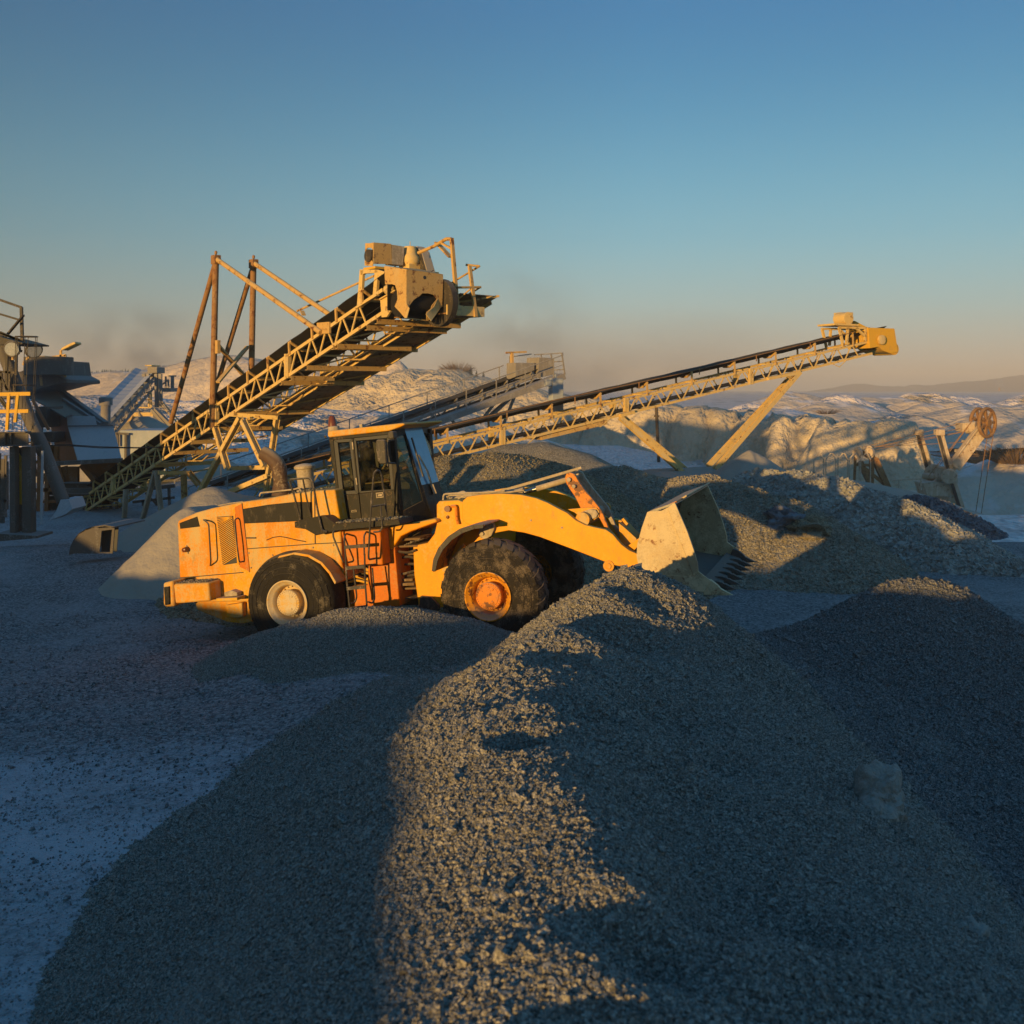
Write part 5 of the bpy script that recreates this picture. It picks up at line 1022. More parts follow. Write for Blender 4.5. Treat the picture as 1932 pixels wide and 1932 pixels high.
m.build('lamp_post', M['cream_rust'], ra)
m = MB(); yr = HX(1760, 1150, xpl).y; e1 = H(1700, 525, yr)
m.bar((x0+1.56, yr, zc-.1), (e1.x, yr, e1.z), .09, .06); m.tube([H(1650, 512, yr), H(1830, 530, YE)], .03, 6); m.tube([H(1530, 805, yp), H(1845, 800, YE)], .03, 6)
m.tube([H(1830, 530, YE), H(1535, 705, YE)], .025, 6); m.tube([H(1840, 800, YE), H(1490, 1015, YE)], .025, 6); m.tube([H(1535, 705, YE), H(1420, 780, YE)], .025, 6)
m.build('handrail', M['cream_rust'], ra)
# legs
def legs(fr, root, c, lst, y, w_, mat, y1=None):
    for a, b in lst: m = MB(); m.ibeam(fr(c, *a, y=y), fr(c, *b, y=y if y1 is None else y1), w_, w_*1.1, .02, (0, 1, 0)); m.build('leg', mat, root)
legs(A, ra, cv, [((390,1145),(110,1660)),((405,1160),(535,1435)),((240,1205),(312,1445)),((240,1625),(560,1490))], -.1, .14, M['cream'])
legs(A, ra, cv, [((608,1135),(540,1590)),((318,1447),(545,1440))], 1.0, .13, M['cream'])
legs(A, ra, lf, [((1100,1285),(1138,1625)),((1092,1290),(985,1690)),((885,1420),(862,1800))], -.1, .12, M['steel'])
legs(A, ra, lf, [((1290,1300),(1297,1540)),((1320,1290),(1400,1390))], 1.0, .14, M['cream_rust'])
MB().bar(A(cv, 325, 1125, -.1), A(cv, 612, 1145, 1.0), .16, .12).build('leg_beam', M['cream'], ra); MB().bar(A(lf, 1110, 1300, -.1), A(lf, 1330, 1300, 1.0), .14, .12).build('leg_beam', M['cream'], ra)
# ---------------------------------------------------------------- B: the long slender conveyor on the right
B = Fr(P(849, 833, 36), P(1638, 645, 44)); rb_ = thing('belt_conveyor', 'long slender conveyor sloping up to the right on two slanting legs', 'conveyor', B.m)
xb0, xb1 = -6.5, B.p1.x
truss(B, rb_, xb0, xb1+.2, .52, .95, .80, M['cream'], .075, [B(rv, 212, 560).x, B(rv, 715, 425).x, B(rv, 1222, 300).x], .045)
belt(B, rb_, xb0, xb1+1.0, .95, .34, M['belt'], .14, -.42, 2.0, M['cream_rust'])
m = MB(); m.tube([B.at(xb0, -.1, .52), B.at(4, -.1, .60), B.at(9, -.1, .50), B.at(xb1-.8, -.1, .56)], .014, 5)
for x in np.arange(-6, xb1-.5, 2.7): m.bar(B.at(x, -.1, .3), B.at(x, -.1, .55), .03, .03)
m.build('pull_cord', M['rust_pipe'], rb_)
def R_(a, b, y=0.): return B(rv, a, b, y)
def Rp(pts, y): return [(q.x, q.z) for q in (R_(a, b, y) for a, b in pts)]
m = MB(); m.prism(Rp([(1700,112),(1808,116),(1823,213),(1790,217),(1760,205),(1745,190),(1708,196)], -.15), -.15, 1.15); m.build('head_chute', M['plant_yellow'], rb_, .01)
m = MB(); q = R_(1785, 200, .2); m.tube([Vector((q.x, -.1, q.z)), Vector((q.x, 1.0, q.z))], .26, 20); m.build('head_pulley', M['plant_yellow'], rb_)
m = MB(); q = R_(1753, 162, -.2); m.lathe(q, [(0, .2), (-.08, .2), (-.1, .1)], 'y', 16); m.build('bearing_housing', M['cream'], rb_)
m = MB()
for a, b in [((1582,112),(1600,190)),((1618,112),(1612,182)),((1690,112),(1688,168)),((1650,112),(1690,150)),((1580,112),(1695,114))]: m.bar(R_(*a, -.05), R_(*b, -.05), .09, .09, (0, 1, 0)); m.bar(R_(*a, -.05)+Vector((0, 1.0, 0)), R_(*b, -.05)+Vector((0, 1.0, 0)), .09, .09, (0, 1, 0))
m.build('motor_frame', M['cream'], rb_)
m = MB(); q = R_(1610, 100, -.1); m.box(q+Vector((-.7, -.1, -.05)), q+Vector((.6, .9, .03))); m.build('motor_base', M['cream'], rb_, .004)
m = MB(); q = R_(1622, 74, -.15); m.tube([q, q+Vector((0, .65, 0))], .26, 18); m.prism(Rp([(1588,50),(1640,50),(1640,66),(1600,98),(1588,98)], .4), .4, .8); m.build('motor', M['cream'], rb_, .01)
m = MB(); m.prism(Rp([(1640,85),(1690,112),(1690,135),(1640,100)], .5), .4, .6); m.build('belt_guard', M['plant_yellow'], rb_, .004)
for (p, q, y0, y1) in [((1422,292),(1078,688),-.05,-.2),((1388,312),(1050,676),.95,1.2),((692,478),(962,716),-.05,-.3),((705,478),(985,712),.95,.9)]:
    m = MB(); m.ibeam(B(rv, *p, y=y0), B(rv, *q, y=y1), .17, .16, .03, (0, 1, 0)); m.build('leg', M['cream'], rb_)
for t in (.33, .72): a = R_(1422, 292, -.05).lerp(R_(1078, 688, -.2), t); b = R_(1388, 312, .95).lerp(R_(1050, 676, 1.2), t); MB().bar(a, b, .12, .1).build('leg_brace', M['cream'], rb_)
MB().bar(R_(1290, 320, -.05), R_(1420, 296, -.05), .2, .12).build('leg_head', M['cream'], rb_); MB().bar(R_(690, 470, -.05), R_(745, 455, -.05), .25, .12).build('leg_head', M['cream'], rb_)
for (x, s_) in [(R_(1580, 262).x, .35), (R_(300, 590).x, .45), (R_(610, 500).x, .4), (R_(1380, 300).x, .3)]:
    m = MB(); m.tube([B.at(x-s_, -.05, -.55), B.at(x, -.05, -.55-s_*.55), B.at(x+s_, -.05, -.55)], .02, 5); m.build('cable', M['cream'], rb_)
m = MB(); m.box(B.at(R_(390, 565).x, -.02, -.74), B.at(R_(390, 565).x, .9, -.6)+Vector((2.6, 0, .55))); m.bm.clear()
x = R_(370, 550).x; m.hexa([B.at(x, -.05, -.72), B.at(x+2.7, -.05, -.74), B.at(x+2.7, 1., -.74), B.at(x, 1., -.72), B.at(x, -.05, -.6), B.at(x+2.7, -.05, -.58), B.at(x+2.7, 1., -.58), B.at(x, 1., -.6)]); m.build('drip_tray', M['cream_rust'], rb_)
m = MB(); x = R_(492, 470).x; m.box((x-.25, .95, B.z(x)-.2), (x+.2, 1.3, B.z(x)+1.25)); m.build('switch_cabinet', M['plant_grey'], rb_, .01)
m = MB(); m.bar((x-.1, 1.0, B.z(x)+1.2), (x-.1, 1.0, B.z(x)+1.45), .05, .05); m.box((x-.5, .95, B.z(x)+.95), (x-.28, 1.15, B.z(x)+1.2)); m.build('lamp', M['plant_grey'], rb_, .01)
# ---------------------------------------------------------------- C: the grey conveyor with walkways, further back
C_ = Fr(P(470, 905, 50), P(1040, 700, 58)); rc = thing('belt_conveyor', 'dusty grey conveyor with handrailed walkways on both sides, further back in the haze', 'conveyor', C_.m)
xe = C_.p1.x; xs = -3.0
truss(C_, rc, xs, xe, .55, 1.2, 1.5, M['hazed'], .09, [], .07); belt(C_, rc, xs, xe-.3, 1.2, .2, M['belt'], .16, -.35, 1.5, M['hazed'])
for y0, y1 in ((-.95, -.12), (1.32, 2.2)): m = MB(); m.hexa([C_.at(xs, y0, -.3), C_.at(xe+.3, y0, -.3), C_.at(xe+.3, y1, -.3), C_.at(xs, y1, -.3)]+[C_.at(xs, y0, -.24), C_.at(xe+.3, y0, -.24), C_.at(xe+.3, y1, -.24), C_.at(xs, y1, -.24)]); m.build('walkway', M['hazed'], rc)
m = MB(); m.bar(C_.at(xs, -.98, -.42), C_.at(xe+.3, -.98, -.42), .06, .26); m.build('stringer', M['hazed'], rc)
rails(C_, rc, xs, xe+.2, -.95, 1.05, 1.75, M['hazed'], -.25, r=.03); rails(C_, rc, xs, xe-1.8, 2.2, 1.15, 2.2, M['hazed'], -.25, r=.03)
m = MB(); q = C_.at(xe+.25, -.95, -.3)
for y in (-.95, .2, 1.3): m.bar(C_.at(xe+.3, y, -.3), C_.at(xe+.1, y, .95), .06, .06)
for dz in (.0, .45, .9): m.tube([C_.at(xe+.2, -.95, dz), C_.at(xe+.2, 2.2, dz)], .03, 6)
m.bar(C_.at(xe-1.4, 2.2, -.25), C_.at(xe-1.4, 2.2, 1.3), .05, .05); m.tube([C_.at(xe-1.4, 2.2, 1.25), C_.at(xe+.0, 2.2, 1.0)], .03, 6); m.build('end_rail', M['hazed'], rc)
m = MB(); m.box(C_.at(xe-2.2, .1, .25), C_.at(xe-1.0, 1.1, .25)+Vector((0, 0, .5))); m.prism([(xe-.9, C_.z(xe)-.4), (xe+.1, C_.z(xe)-.2), (xe+.15, C_.z(xe)+.7), (xe-.8, C_.z(xe)+.75)], -.05, 1.3); m.build('head_chute', M['hazed'], rc, .02)
m = MB(); p = C_(md, 1402, 250, 1.6); q = C_(md, 1400, 100, 1.6); m.bar(p, q, .22, .12); m.bar(C_(md, 1360, 107, 1.6), C_(md, 1500, 101, 1.6), .16, .1); m.build('lamp_post', M['cream_rust'], rc)
for a, b, y in [((1325,400),(1175,600),-.2),((1425,395),(1250,560),.6),((1425,400),(1330,640),1.4),((1400,410),(1200,585),1.0),((960,550),(1020,640),.0),((870,600),(905,690),.3),((560,700),(590,830),.2),((300,800),(320,900),.2)]:
    m = MB(); m.bar(C_(md, *a, y=y), C_(md, *b, y=y), .13, .13, (0, 1, 0)); m.build('leg', M['hazed'], rc)
m = MB(); m.bar(C_(md, 1230, 575, .2), C_(md, 1365, 560, .6), .12, .16); m.build('leg_brace', M['cream'], rc)
# ---------------------------------------------------------------- D: the distant conveyor on the left, seen nearly end on
D = Fr(P(212, 800, 52), P(291, 712, 62)); rdv = thing('belt_conveyor', 'distant snow-dusted conveyor with a square drive box, rising between the snow mounds at left', 'conveyor', D.m)
xd = D.p1.x; truss(D, rdv, -1.5, xd+.3, .6, 1.2, 1.0, M['hazed'], .09, [], .06); belt(D, rdv, -1.5, xd+.8, 1.2, .25, M['plant_grey'], .12, -.4, 1.6, M['hazed'])
def T_(a, b, d=62.): return P(*fc(a, b), d)
X = D.i; m = MB(X)
for a in (870, 930, 1060, 1125):
    for dd in (61, 63.2): m.bar(T_(a, 560, dd), T_(a+10, 1080 if a > 1000 else 700, dd), .18, .18)
m.bar(T_(860, 575), T_(1120, 575), .3, .25); m.bar(T_(860, 600, 63), T_(1130, 590, 63), .3, .25); m.build('head_frame', M['hazed'], rdv)
m = MB(X); a, b = T_(925, 548, 61.4), T_(1075, 455, 61.4); m.box((a.x, 61.4, a.z), (b.x, 62.8, b.z)); m.build('drive_box', M['hazed'], rdv, .02)
m = MB(X); a, b = T_(925, 470, 61.2), T_(1000, 450, 61.2); m.box((a.x-.1, 61.1, a.z+.1), (b.x, 62.6, b.z+.1)); m.build('box_lid', M['cream'], rdv, .01)
for a, b in [((700,1200),(600,1430)),((800,1150),(930,1480)),((1040,1190),(1060,1350)),((1040,1110),(1330,1400)),((1000,1120),(1260,1420))]:
    m = MB(X); m.bar(T_(*a, 60.5), T_(*b, 60), .22, .2); m.build('leg', M['cream_rust'] if a[0] < 750 else M['hazed'], rdv)
m = MB(X); m.bar(T_(700, 1190, 60.5), T_(1050, 1185, 60.5), .25, .22); m.tube([T_(1060, 890), T_(1450, 1320, 58)], .05, 5); m.tube([T_(1040, 930), T_(1410, 1340, 58)], .05, 5); m.build('stay', M['cream'], rdv)
m = MB(X)
for a in (1210, 1250, 1300, 1325): m.bar(T_(a, 600 if a != 1250 else 650), T_(a, 790), .09, .09)
m.bar(T_(1240, 595), T_(1370, 595), .08, .08); m.tube([T_(1140, 740), T_(1250, 650)], .05, 5); a, b = T_(1150, 840), T_(1325, 780); m.box((a.x, 61.5, a.z), (b.x, 63, b.z)); m.build('side_platform', M['hazed'], rdv)
m = MB(X)
for a in (770, 950, 985): m.bar(T_(a, 860, 60.5), T_(a, 1080, 60.5), .08, .08)
for b in (850, 960, 1080): m.bar(T_(770, b, 60.5), T_(985, b+5, 60.5), .08, .08)
m.build('service_frame', M['cream'], rdv)
lump('duct_post', 'slim rusty pole with a thicker head beside the distant conveyor foot', 'pole', P(173, 795, 40), (.12, .12, .12), M['rust_pipe'], 2, 2, .1)
bpy.data.objects.remove(bpy.data.objects['duct_post'])
m = MB(); m.tube([P(199, 800, 48), P(199.5, 765, 48)], .22, 10); m.lathe(P(199.5, 765, 48), [(0, .3), (.35, .3), (.4, .2)], 'z', 12); tag(m.build('vent_pipe', M['hazed']), 'short thick vent pipe standing at the foot of the distant conveyor', 'vent pipe')
# ================================================================ processing plant at the left edge
def Q(a, b, d=30.): return P(*l2(a, b), d)
def wt(name, label, cat, p):                                            # a thing whose parts are given in world measure
    r = thing(name, label, cat, loc=p); return r, Matrix.Translation(-p)
def slab(mb, c, pts, d, t):                                             # upright plate facing the viewer, real thickness t
    n = len(pts); mb_pts = [P(*c(a, b), d) for a, b in pts]; a = [mb.v(p) for p in mb_pts]; b = [mb.v(p+Vector((0, t, 0))) for p in mb_pts]
    mb.bm.faces.new(a); mb.bm.faces.new(b[::-1])
    for i in range(n): j = (i+1) % n; mb.bm.faces.new((a[i], b[i], b[j], a[j]))
# steel tower with column
r, X = wt('steel_tower', 'dark steel service tower at the left edge with sunlit yellow guard rails', 'tower', P(20, 1010, 27))
m = MB(X); 
for (a0, a1, dd, t) in [(80, 125, 27.15, .25), (185, 262, 27.3, .3)]: slab(m, l2, [(a0, 1045), (a1, 1045), (a1+6, 1800), (a0+4, 1800)], dd, t)
slab(m, l2, [(118, 1050), (190, 1050), (192, 1800), (124, 1800)], 27.55, .04); m.build('column', M['plant'], r, .006)
m = MB(X); slab(m, l2, [(125, 1085), (150, 1088), (180, 1130), (186, 1540), (128, 1540)], 27.50, .04); m.build('column_sun_strip', M['plant_yellow'], r)  # yellow plate shaped to the strip of sun on the column
m = MB(X); slab(m, l2, [(-40, 1790), (320, 1810), (325, 1830), (-40, 1860)], 26.9, .9); m.build('base_plate', M['plant'], r, .004)
m = MB(X); m.ibeam(Q(-60, 980, 27.2), Q(245, 975, 27.2), .34, .34, .03); m.box(Q(85, 1035, 27.1), Q(95, 925, 27.1)+Vector((0, .3, 0))); m.box(Q(35, 1035, 27.1), Q(45, 925, 27.1)+Vector((0, .3, 0))); m.build('crosshead', M['plant'], r, .004)
m = MB(X)
for (a, b, c, d, w_) in [(-10, 595, 262, 590, .05), (-10, 742, 245, 738, .05), (78, 590, 60, 900, .07), (155, 595, 130, 835, .07)]: m.bar(Q(a, b, 26.6), Q(c, d, 26.6), w_, .09 if w_ < .06 else .07)
m.build('guard_rail', M['plant_yellow'], r)
m = MB(X)
for (a, b, c, d) in [(-10, 580, 262, 576), (-10, 730, 245, 728)]: m.bar(Q(a, b, 26.75), Q(c, d, 26.75), .12, .03)
m.build('shelf', M['plant'], r)
m = MB(X)
for (a, b, c, d) in [(0, 62, 190, 142), (0, 178, 188, 225), (0, 400, 130, 410), (0, 440, 70, 560), (0, 620, 60, 700), (62, 150, 55, 560), (140, 170, 140, 430), (85, 400, 75, 570), (10, 400, 5, 580), (0, 640, 60, 720)]: m.bar(Q(a, b, 28), Q(c, d, 28), .06, .06)
m.bar(P(*lf(150, 138), 28), P(*lf(157, 385), 28), .07, .07); m.bar(P(*lf(40, 345), 28.3), P(*lf(165, 195), 27.6), .06, .05); m.bar(P(*lf(-5, 85), 28), P(*lf(152, 140), 28), .06, .06); m.bar(P(*lf(-5, 185), 28), P(*lf(152, 232), 28), .05, .05)
m.bar(P(*lf(-5, 320), 28), P(*lf(155, 372), 28), .06, .06); m.build('frame', M['dark_metal'], r)
m = MB(X); slab(m, lf, [(-5, 345), (157, 388), (155, 398), (-5, 400)], 27.6, 1.6); m.build('platform_floor', M['dark_metal'], r)
m = MB(X)
for (a, b, rr) in [(182, 95, 92), (155, 515, 92)]:
    c = Q(a, b, 27.2); R0 = rr*.2198/1990*27.2; m.tube([c+Vector((math.cos(t)*R0, math.sin(t)*R0*.9+.3, 0)) for t in [k*math.pi/10 for k in range(21)]], .014, 5, False)
for k in range(6):
    t = k*1.05; a, b = Q(182, 95, 27.2), Q(155, 515, 27.2); R0 = 92*.2198/1990*27.2; o = Vector((math.cos(t)*R0, math.sin(t)*R0*.9+.3, 0)); m.bar(a+o, Q(150, 900, 27.2)+o, .02, .01)
m.build('ladder_cage', M['dark_metal'], r)
# big sloping pipe
m = MB(); m.tube([Q(-10, 90, 28.6), Q(40, 260, 28.6), Q(160, 570, 28.4), Q(270, 840, 28.2), Q(372, 1060, 28), Q(545, 1520, 27.6)], [.17]*6, 18); m.tube([Q(330, 1075, 28), Q(385, 1060, 28)], .19, 12)
tag(m.build('discharge_pipe', M['plant']), 'thick grey pipe slanting down from the tower to the conveyor foot', 'pipe')
m = MB(); sheet_pts = [Q(520, 1500, 27.4), Q(590, 1500, 27.4), Q(620, 1580, 27.3), Q(560, 1625, 27.2), Q(420, 1680, 27.2), Q(480, 1600, 27.3)]; bk_ = [p+Vector((0, .9, 0)) for p in sheet_pts]; va = [m.v(p) for p in sheet_pts]; vb = [m.v(p) for p in bk_]; m.bm.faces.new(va); m.bm.faces.new(vb[::-1]); [m.bm.faces.new((va[i], vb[i], vb[(i+1) % 6], va[(i+1) % 6])) for i in range(6)]; m.build('feed_box', M['plant_grey'])
tag(bpy.data.objects['feed_box'], 'dust-covered feed box where the slanting pipe ends', 'feed box')
# round lamps
def lamp_(lab, a, b, d, rr, tilt, pole):
    p = Q(a, b, d); r, X = wt('floodlight', lab, 'floodlight', p); ax_ = Vector(tilt).normalized()
    m = MB(X); m.tube([p-ax_*rr*.9, p-ax_*rr*.3, p, p+ax_*.03], [rr*.35, rr*.8, rr, rr*.95], 18); m.build('lamp_head', M['plant'], r)
    m = MB(X); m.tube([p+ax_*.025, p+ax_*.05], rr*.8, 18); m.build('lens', M['plant_grey'], r)
    m = MB(X); m.bar(p-ax_*rr*.5, Q(*pole, d+.1), .06, .06); m.build('bracket', M['cream_rust'], r)
lamp_('round floodlight on the ladder side of the left tower', 105, 205, 27.6, .22, (.2, -1, -.2), (110, 300))
lamp_('oval floodlight on a slanting bracket above the grey screen house', 290, 215, 31, .26, (.8, -.9, -.5), (232, 300))
# screen house
r, X = wt('screen_house', 'grey dust-covered screening machine with railed platform and street-type lamp', 'screening machine', Q(360, 580, 43))
m = MB(X); slab(m, l2, [(120, 420), (350, 330), (470, 300), (490, 430), (570, 470), (572, 500), (480, 510), (300, 560), (120, 590)], 42.5, 3.5); m.build('body', M['plant'], r, .03)
m = MB(X); slab(m, l2, [(186, 335), (205, 280), (250, 268), (385, 263), (390, 330), (190, 350)], 43, 2.6); m.build('roof_hood', M['cream_rust'], r, .05)
m = MB(X); m.tube([Q(420, 430, 42.2), Q(420, 275, 42.2)], .92, 20); m.build('drum', M['plant'], r, .02)
m = MB(X)
for (a, b, c, d) in [(450, 275, 565, 258), (478, 350, 565, 338), (450, 420, 560, 425), (560, 258, 560, 445), (478, 275, 485, 420), (522, 215, 524, 340), (230, 350, 460, 275), (335, 335, 358, 520), (220, 330, 222, 450)]: m.bar(Q(a, b, 42), Q(c, d, 42), .08, .08)
m.build('railing', M['cream_rust'], r)
m = MB(X); slab(m, l2, [(518, 205), (545, 185), (615, 150), (640, 142), (652, 160), (620, 175), (530, 218)], 41.8, .6); m.build('street_lamp', M['cream'], r, .03)
m = MB(X); slab(m, l2, [(-20, 420), (120, 400), (240, 400), (300, 560), (120, 620), (-20, 640)], 44, 2.5); m.build('lower_casing', M['plant'], r, .02)
# sloping gallery and hopper
r, X = wt('feed_hopper', 'large grey sheet-metal hopper with an orange funnel and timber-dark sloping gallery above it', 'hopper', Q(800, 1400, 33.0))
m = MB(X)
def roof(pts, mb): sheet(mb, [Q(a, b, d) for a, b, d in pts], t=.05)
roof([(195, 600, 43.0), (470, 528, 46.0), (620, 760, 41.0), (560, 790, 40.0), (300, 640, 41.0)], m); roof([(470, 528, 46.0), (935, 832, 44.0), (900, 862, 42.5), (600, 770, 41.0)], m); m.build('gallery_roof', M['dark_metal'], r)
m = MB(X); m.bar(Q(470, 540, 45.6), Q(905, 860, 42.6), .2, .3); m.bar(Q(540, 640, 43.0), Q(860, 850, 42.0), .12, .12); m.build('gallery_beam', M['plant'], r)
m = MB(X); 
def solid(mb, fr_, bk, flip=False):                                     # loft between a front and a back outline
    a = [mb.v(p) for p in fr_]; b = [mb.v(p) for p in bk]; n = len(a); mb.bm.faces.new(a); mb.bm.faces.new(b[::-1])
    for i in range(n): j = (i+1) % n; mb.bm.faces.new((a[i], b[i], b[j], a[j]))
solid(m, [Q(580, 868, 40.8), Q(970, 862, 40.8), Q(1045, 1148, 39.6), Q(665, 1162, 39.6)], [Q(600, 868, 44.0), Q(960, 862, 44.0), Q(1000, 1148, 44.0), Q(690, 1162, 44.0)]); m.build('hopper_side', M['plant_grey'], r, .01)
m = MB(X); solid(m, [Q(572, 782, 41.0), Q(815, 782, 41.0), Q(832, 862, 40.9), Q(580, 866, 40.9)], [Q(580, 782, 43.5), Q(805, 782, 43.5), Q(820, 862, 43.5), Q(590, 866, 43.5)]); m.build('hopper_top', M['plant_grey'], r, .01)
m = MB(X); sheet(m, [Q(400, 720, 42.0), Q(572, 785, 41.0), Q(582, 868, 40.9), Q(660, 1165, 39.7), Q(500, 1172, 42.5)], t=.06); m.build('hopper_flank', M['plant_orange'], r)
m = MB(X); solid(m, [Q(690, 1185, 39.8), Q(1040, 1162, 39.8), Q(1032, 1235, 39.9), Q(885, 1400, 40.8), Q(860, 1400, 40.8)], [Q(720, 1185, 43.0), Q(1010, 1162, 43.0), Q(1000, 1235, 43.0), Q(880, 1400, 42.0), Q(865, 1400, 42.0)]); m.build('funnel', M['plant_orange'], r, .01)
m = MB(X); m.bar(Q(455, 1190, 39.6), Q(1048, 1160, 39.6), .2, .16); m.build('rim_beam', M['plant'], r); m = MB(X); m.bar(Q(970, 862, 40.7), Q(585, 868, 40.7), .06, .05); m.build('rim_beam', M['plant'], r)
m = MB(X)
for (a, b, c, d, w_) in [(632, 1215, 632, 1395, .38), (540, 1215, 575, 1370, .3), (700, 1200, 870, 1400, .18), (780, 1340, 860, 1420, .2), (440, 1030, 430, 1340, .3), (480, 1040, 478, 1180, .2)]: m.bar(Q(a, b, 40.2), Q(c, d, 40.2), w_, .2, (0, 1, 0))
m.build('stanchion', M['plant_orange'], r)
m = MB(X); m.ibeam(Q(530, 1400, 39.8), Q(850, 1400, 39.8), .5, .4, .04); slab(m, l2, [(540, 1405), (820, 1400), (830, 1450), (660, 1470), (540, 1460)], 39.6, .8); m.build('base_girder', M['plant'], r, .01)
# frames, cabinets and machinery standing in the gloom beneath
def clutter(name, lab, cat, bars, boxes, mat, mat2, d):
    r, X = wt(name, lab, cat, Q(bars[0][2], bars[0][3], d))
    for (a, b, c, e, w_) in bars: m = MB(X); m.bar(Q(a, b, d), Q(c, e, d), w_, w_*.9, (0, 1, 0)); m.build('post' if abs(a-c) < abs(b-e) else 'beam', mat, r)
    for (a, b, c, e, t) in boxes: m = MB(X); slab(m, l2, [(a, b), (c, b), (c, e), (a, e)], d+.15, t); m.build('casing', mat2, r, .01)
clutter('crushing_plant', 'rusty frame with crushing machinery between the tower and the hopper', 'steel frame', [(275, 880, 300, 1300, .12), (345, 880, 340, 1680, .16), (410, 1000, 400, 1680, .14), (250, 1180, 520, 1170, .12), (260, 1280, 500, 1290, .1), (250, 1420, 560, 1410, .14), (250, 1520, 600, 1510, .1), (500, 1200, 560, 1380, .1), (270, 1700, 380, 1300, .08), (280, 640, 420, 900, .1)], [(380, 1360, 520, 1460, 1.2), (300, 700, 400, 880, 1.5), (370, 920, 470, 1010, 1), (420, 1470, 520, 1680, 1.5)], M['plant_orange'], M['dark_metal'], 40)
clutter('conveyor_trestle', 'low dark frame of supports beneath the steep conveyor foot', 'steel frame', [(640, 1500, 640, 1720, .1), (730, 1480, 735, 1750, .1), (860, 1450, 850, 1800, .12), (950, 1500, 955, 1780, .09), (620, 1600, 1060, 1590, .12), (700, 1690, 1060, 1680, .08), (900, 1620, 1040, 1780, .07), (1000, 1480, 1010, 1800, .1), (600, 1540, 760, 1700, .07)], [(880, 1580, 960, 1700, .8)], M['plant'], M['dark_metal'], 40)
clutter('lattice_tower', 'lattice of struts left of the steel column at the picture edge', 'steel frame', [(-10, 1100, -20, 1700, .1), (30, 1150, 20, 1700, .1), (-20, 1400, 60, 1380, .08), (-20, 1240, 60, 1300, .07), (-20, 1560, 60, 1500, .07), (50, 1120, 45, 1650, .07)], [(-30, 1180, 5, 1600, .5)], M['plant'], M['plant'], 30)
clutter('silo', 'pale grey storage bin standing behind the hopper in the haze', 'storage bin', [(1010, 930, 1010, 1040, .1), (1080, 940, 1076, 1280, .1), (985, 930, 1110, 935, .1)], [(1030, 905, 1420, 1330, 3.0)], M['plant'], M['plant_grey'], 50)
clutter('conveyor_trestle', 'dark trestles and walkway beams under the middle of the steep conveyor', 'steel frame', [(1230, 1500, 1240, 1750, .1), (1350, 1450, 1345, 1700, .1), (1130, 1420, 1500, 1380, .14), (1140, 1520, 1500, 1480, .1), (1450, 1380, 1460, 1680, .1), (1180, 1640, 1500, 1600, .1), (1250, 1440, 1440, 1640, .07)], [(1180, 1560, 1300, 1640, .8)], M['plant'], M['dark_metal'], 41)
heap('sand_heap', 'small shaded cone of sand under the distant conveyor', [P(268, 786, 57), P(275, 786, 57)], .6, M['dustpile'], -2.5, .16, noise_=(.1, .5), rnd=.2, seed=71, cat='sand heap')
# pole and cables
m = MB(); m.tube([Q(352, 1710, 27), Q(366, 1080, 27)], .035, 8); tag(m.build('pole', M['plant_grey']), 'thin pale pole standing in front of the plant frame', 'pole')
m = MB()
for o in (0, 12): m.tube([Q(235+o, 1005+o*.5, 28.5), Q(450, 1020+o, 28.5), Q(640, 1030+o*.7, 28.5), Q(860, 1045+o*.8, 29), Q(1180, 1052+o*.3, 30), Q(1480, 1045, 32)], .014, 5)
tag(m.build('cable', M['cable']), 'pair of black cables sagging across the front of the hopper', 'cable')
# curved sheet hood lying on the ground
r, X = wt('duct_hood', 'curved pale sheet-metal hood with a dark square opening lying on the ground', 'duct hood', P(175, 1045, 24.5))
pr_ = [(485,1868),(492,1825),(515,1775),(555,1725),(605,1695),(660,1678),(735,1668),(805,1680)]
PG = M['plant_grey']; M['plant_grey'] = M['plant']; m = MB(X); fr_ = [P(*lf(a, b), 24.3) for a, b in pr_]
for i in range(len(fr_)-1):
    q = [fr_[i], fr_[i+1], fr_[i+1]+Vector((.25, 1.3, 0)), fr_[i]+Vector((.25, 1.3, 0))]; m.hexa(q+[p-Vector((0, 0, .03)) for p in q])
face = fr_[:-1]+[P(*lf(698, 1690), 24.3), P(*lf(680, 1870), 24.3)]; sheet(m, face[:6]+face[7:], t=.03); m.build('sheet', M['plant_grey'], r)
m = MB(X); a, b, c, d = [P(*lf(*q), 24.3) for q in [(695,1690),(805,1682),(790,1868),(680,1868)]]
fo_ = [a, b, c, d]; i_ = [a+Vector((.06, 0, -.06)), b+Vector((-.06, 0, -.06)), c+Vector((-.06, 0, .03)), d+Vector((.06, 0, .03))]
for k in range(4): j = (k+1) % 4; q = [fo_[k], fo_[j], i_[j], i_[k]]; m.hexa(q+[p+Vector((0, .04, 0)) for p in q])
m.build('opening_frame', M['plant_grey'], r); m = MB(X); q = fo_; sheet(m, [p+Vector((0, .25, 0)) for p in q], t=.02); m.build('opening_dark_sheet', M['seat'], r); M['plant_grey'] = PG  # black sheet set behind the opening in place of its inner shade
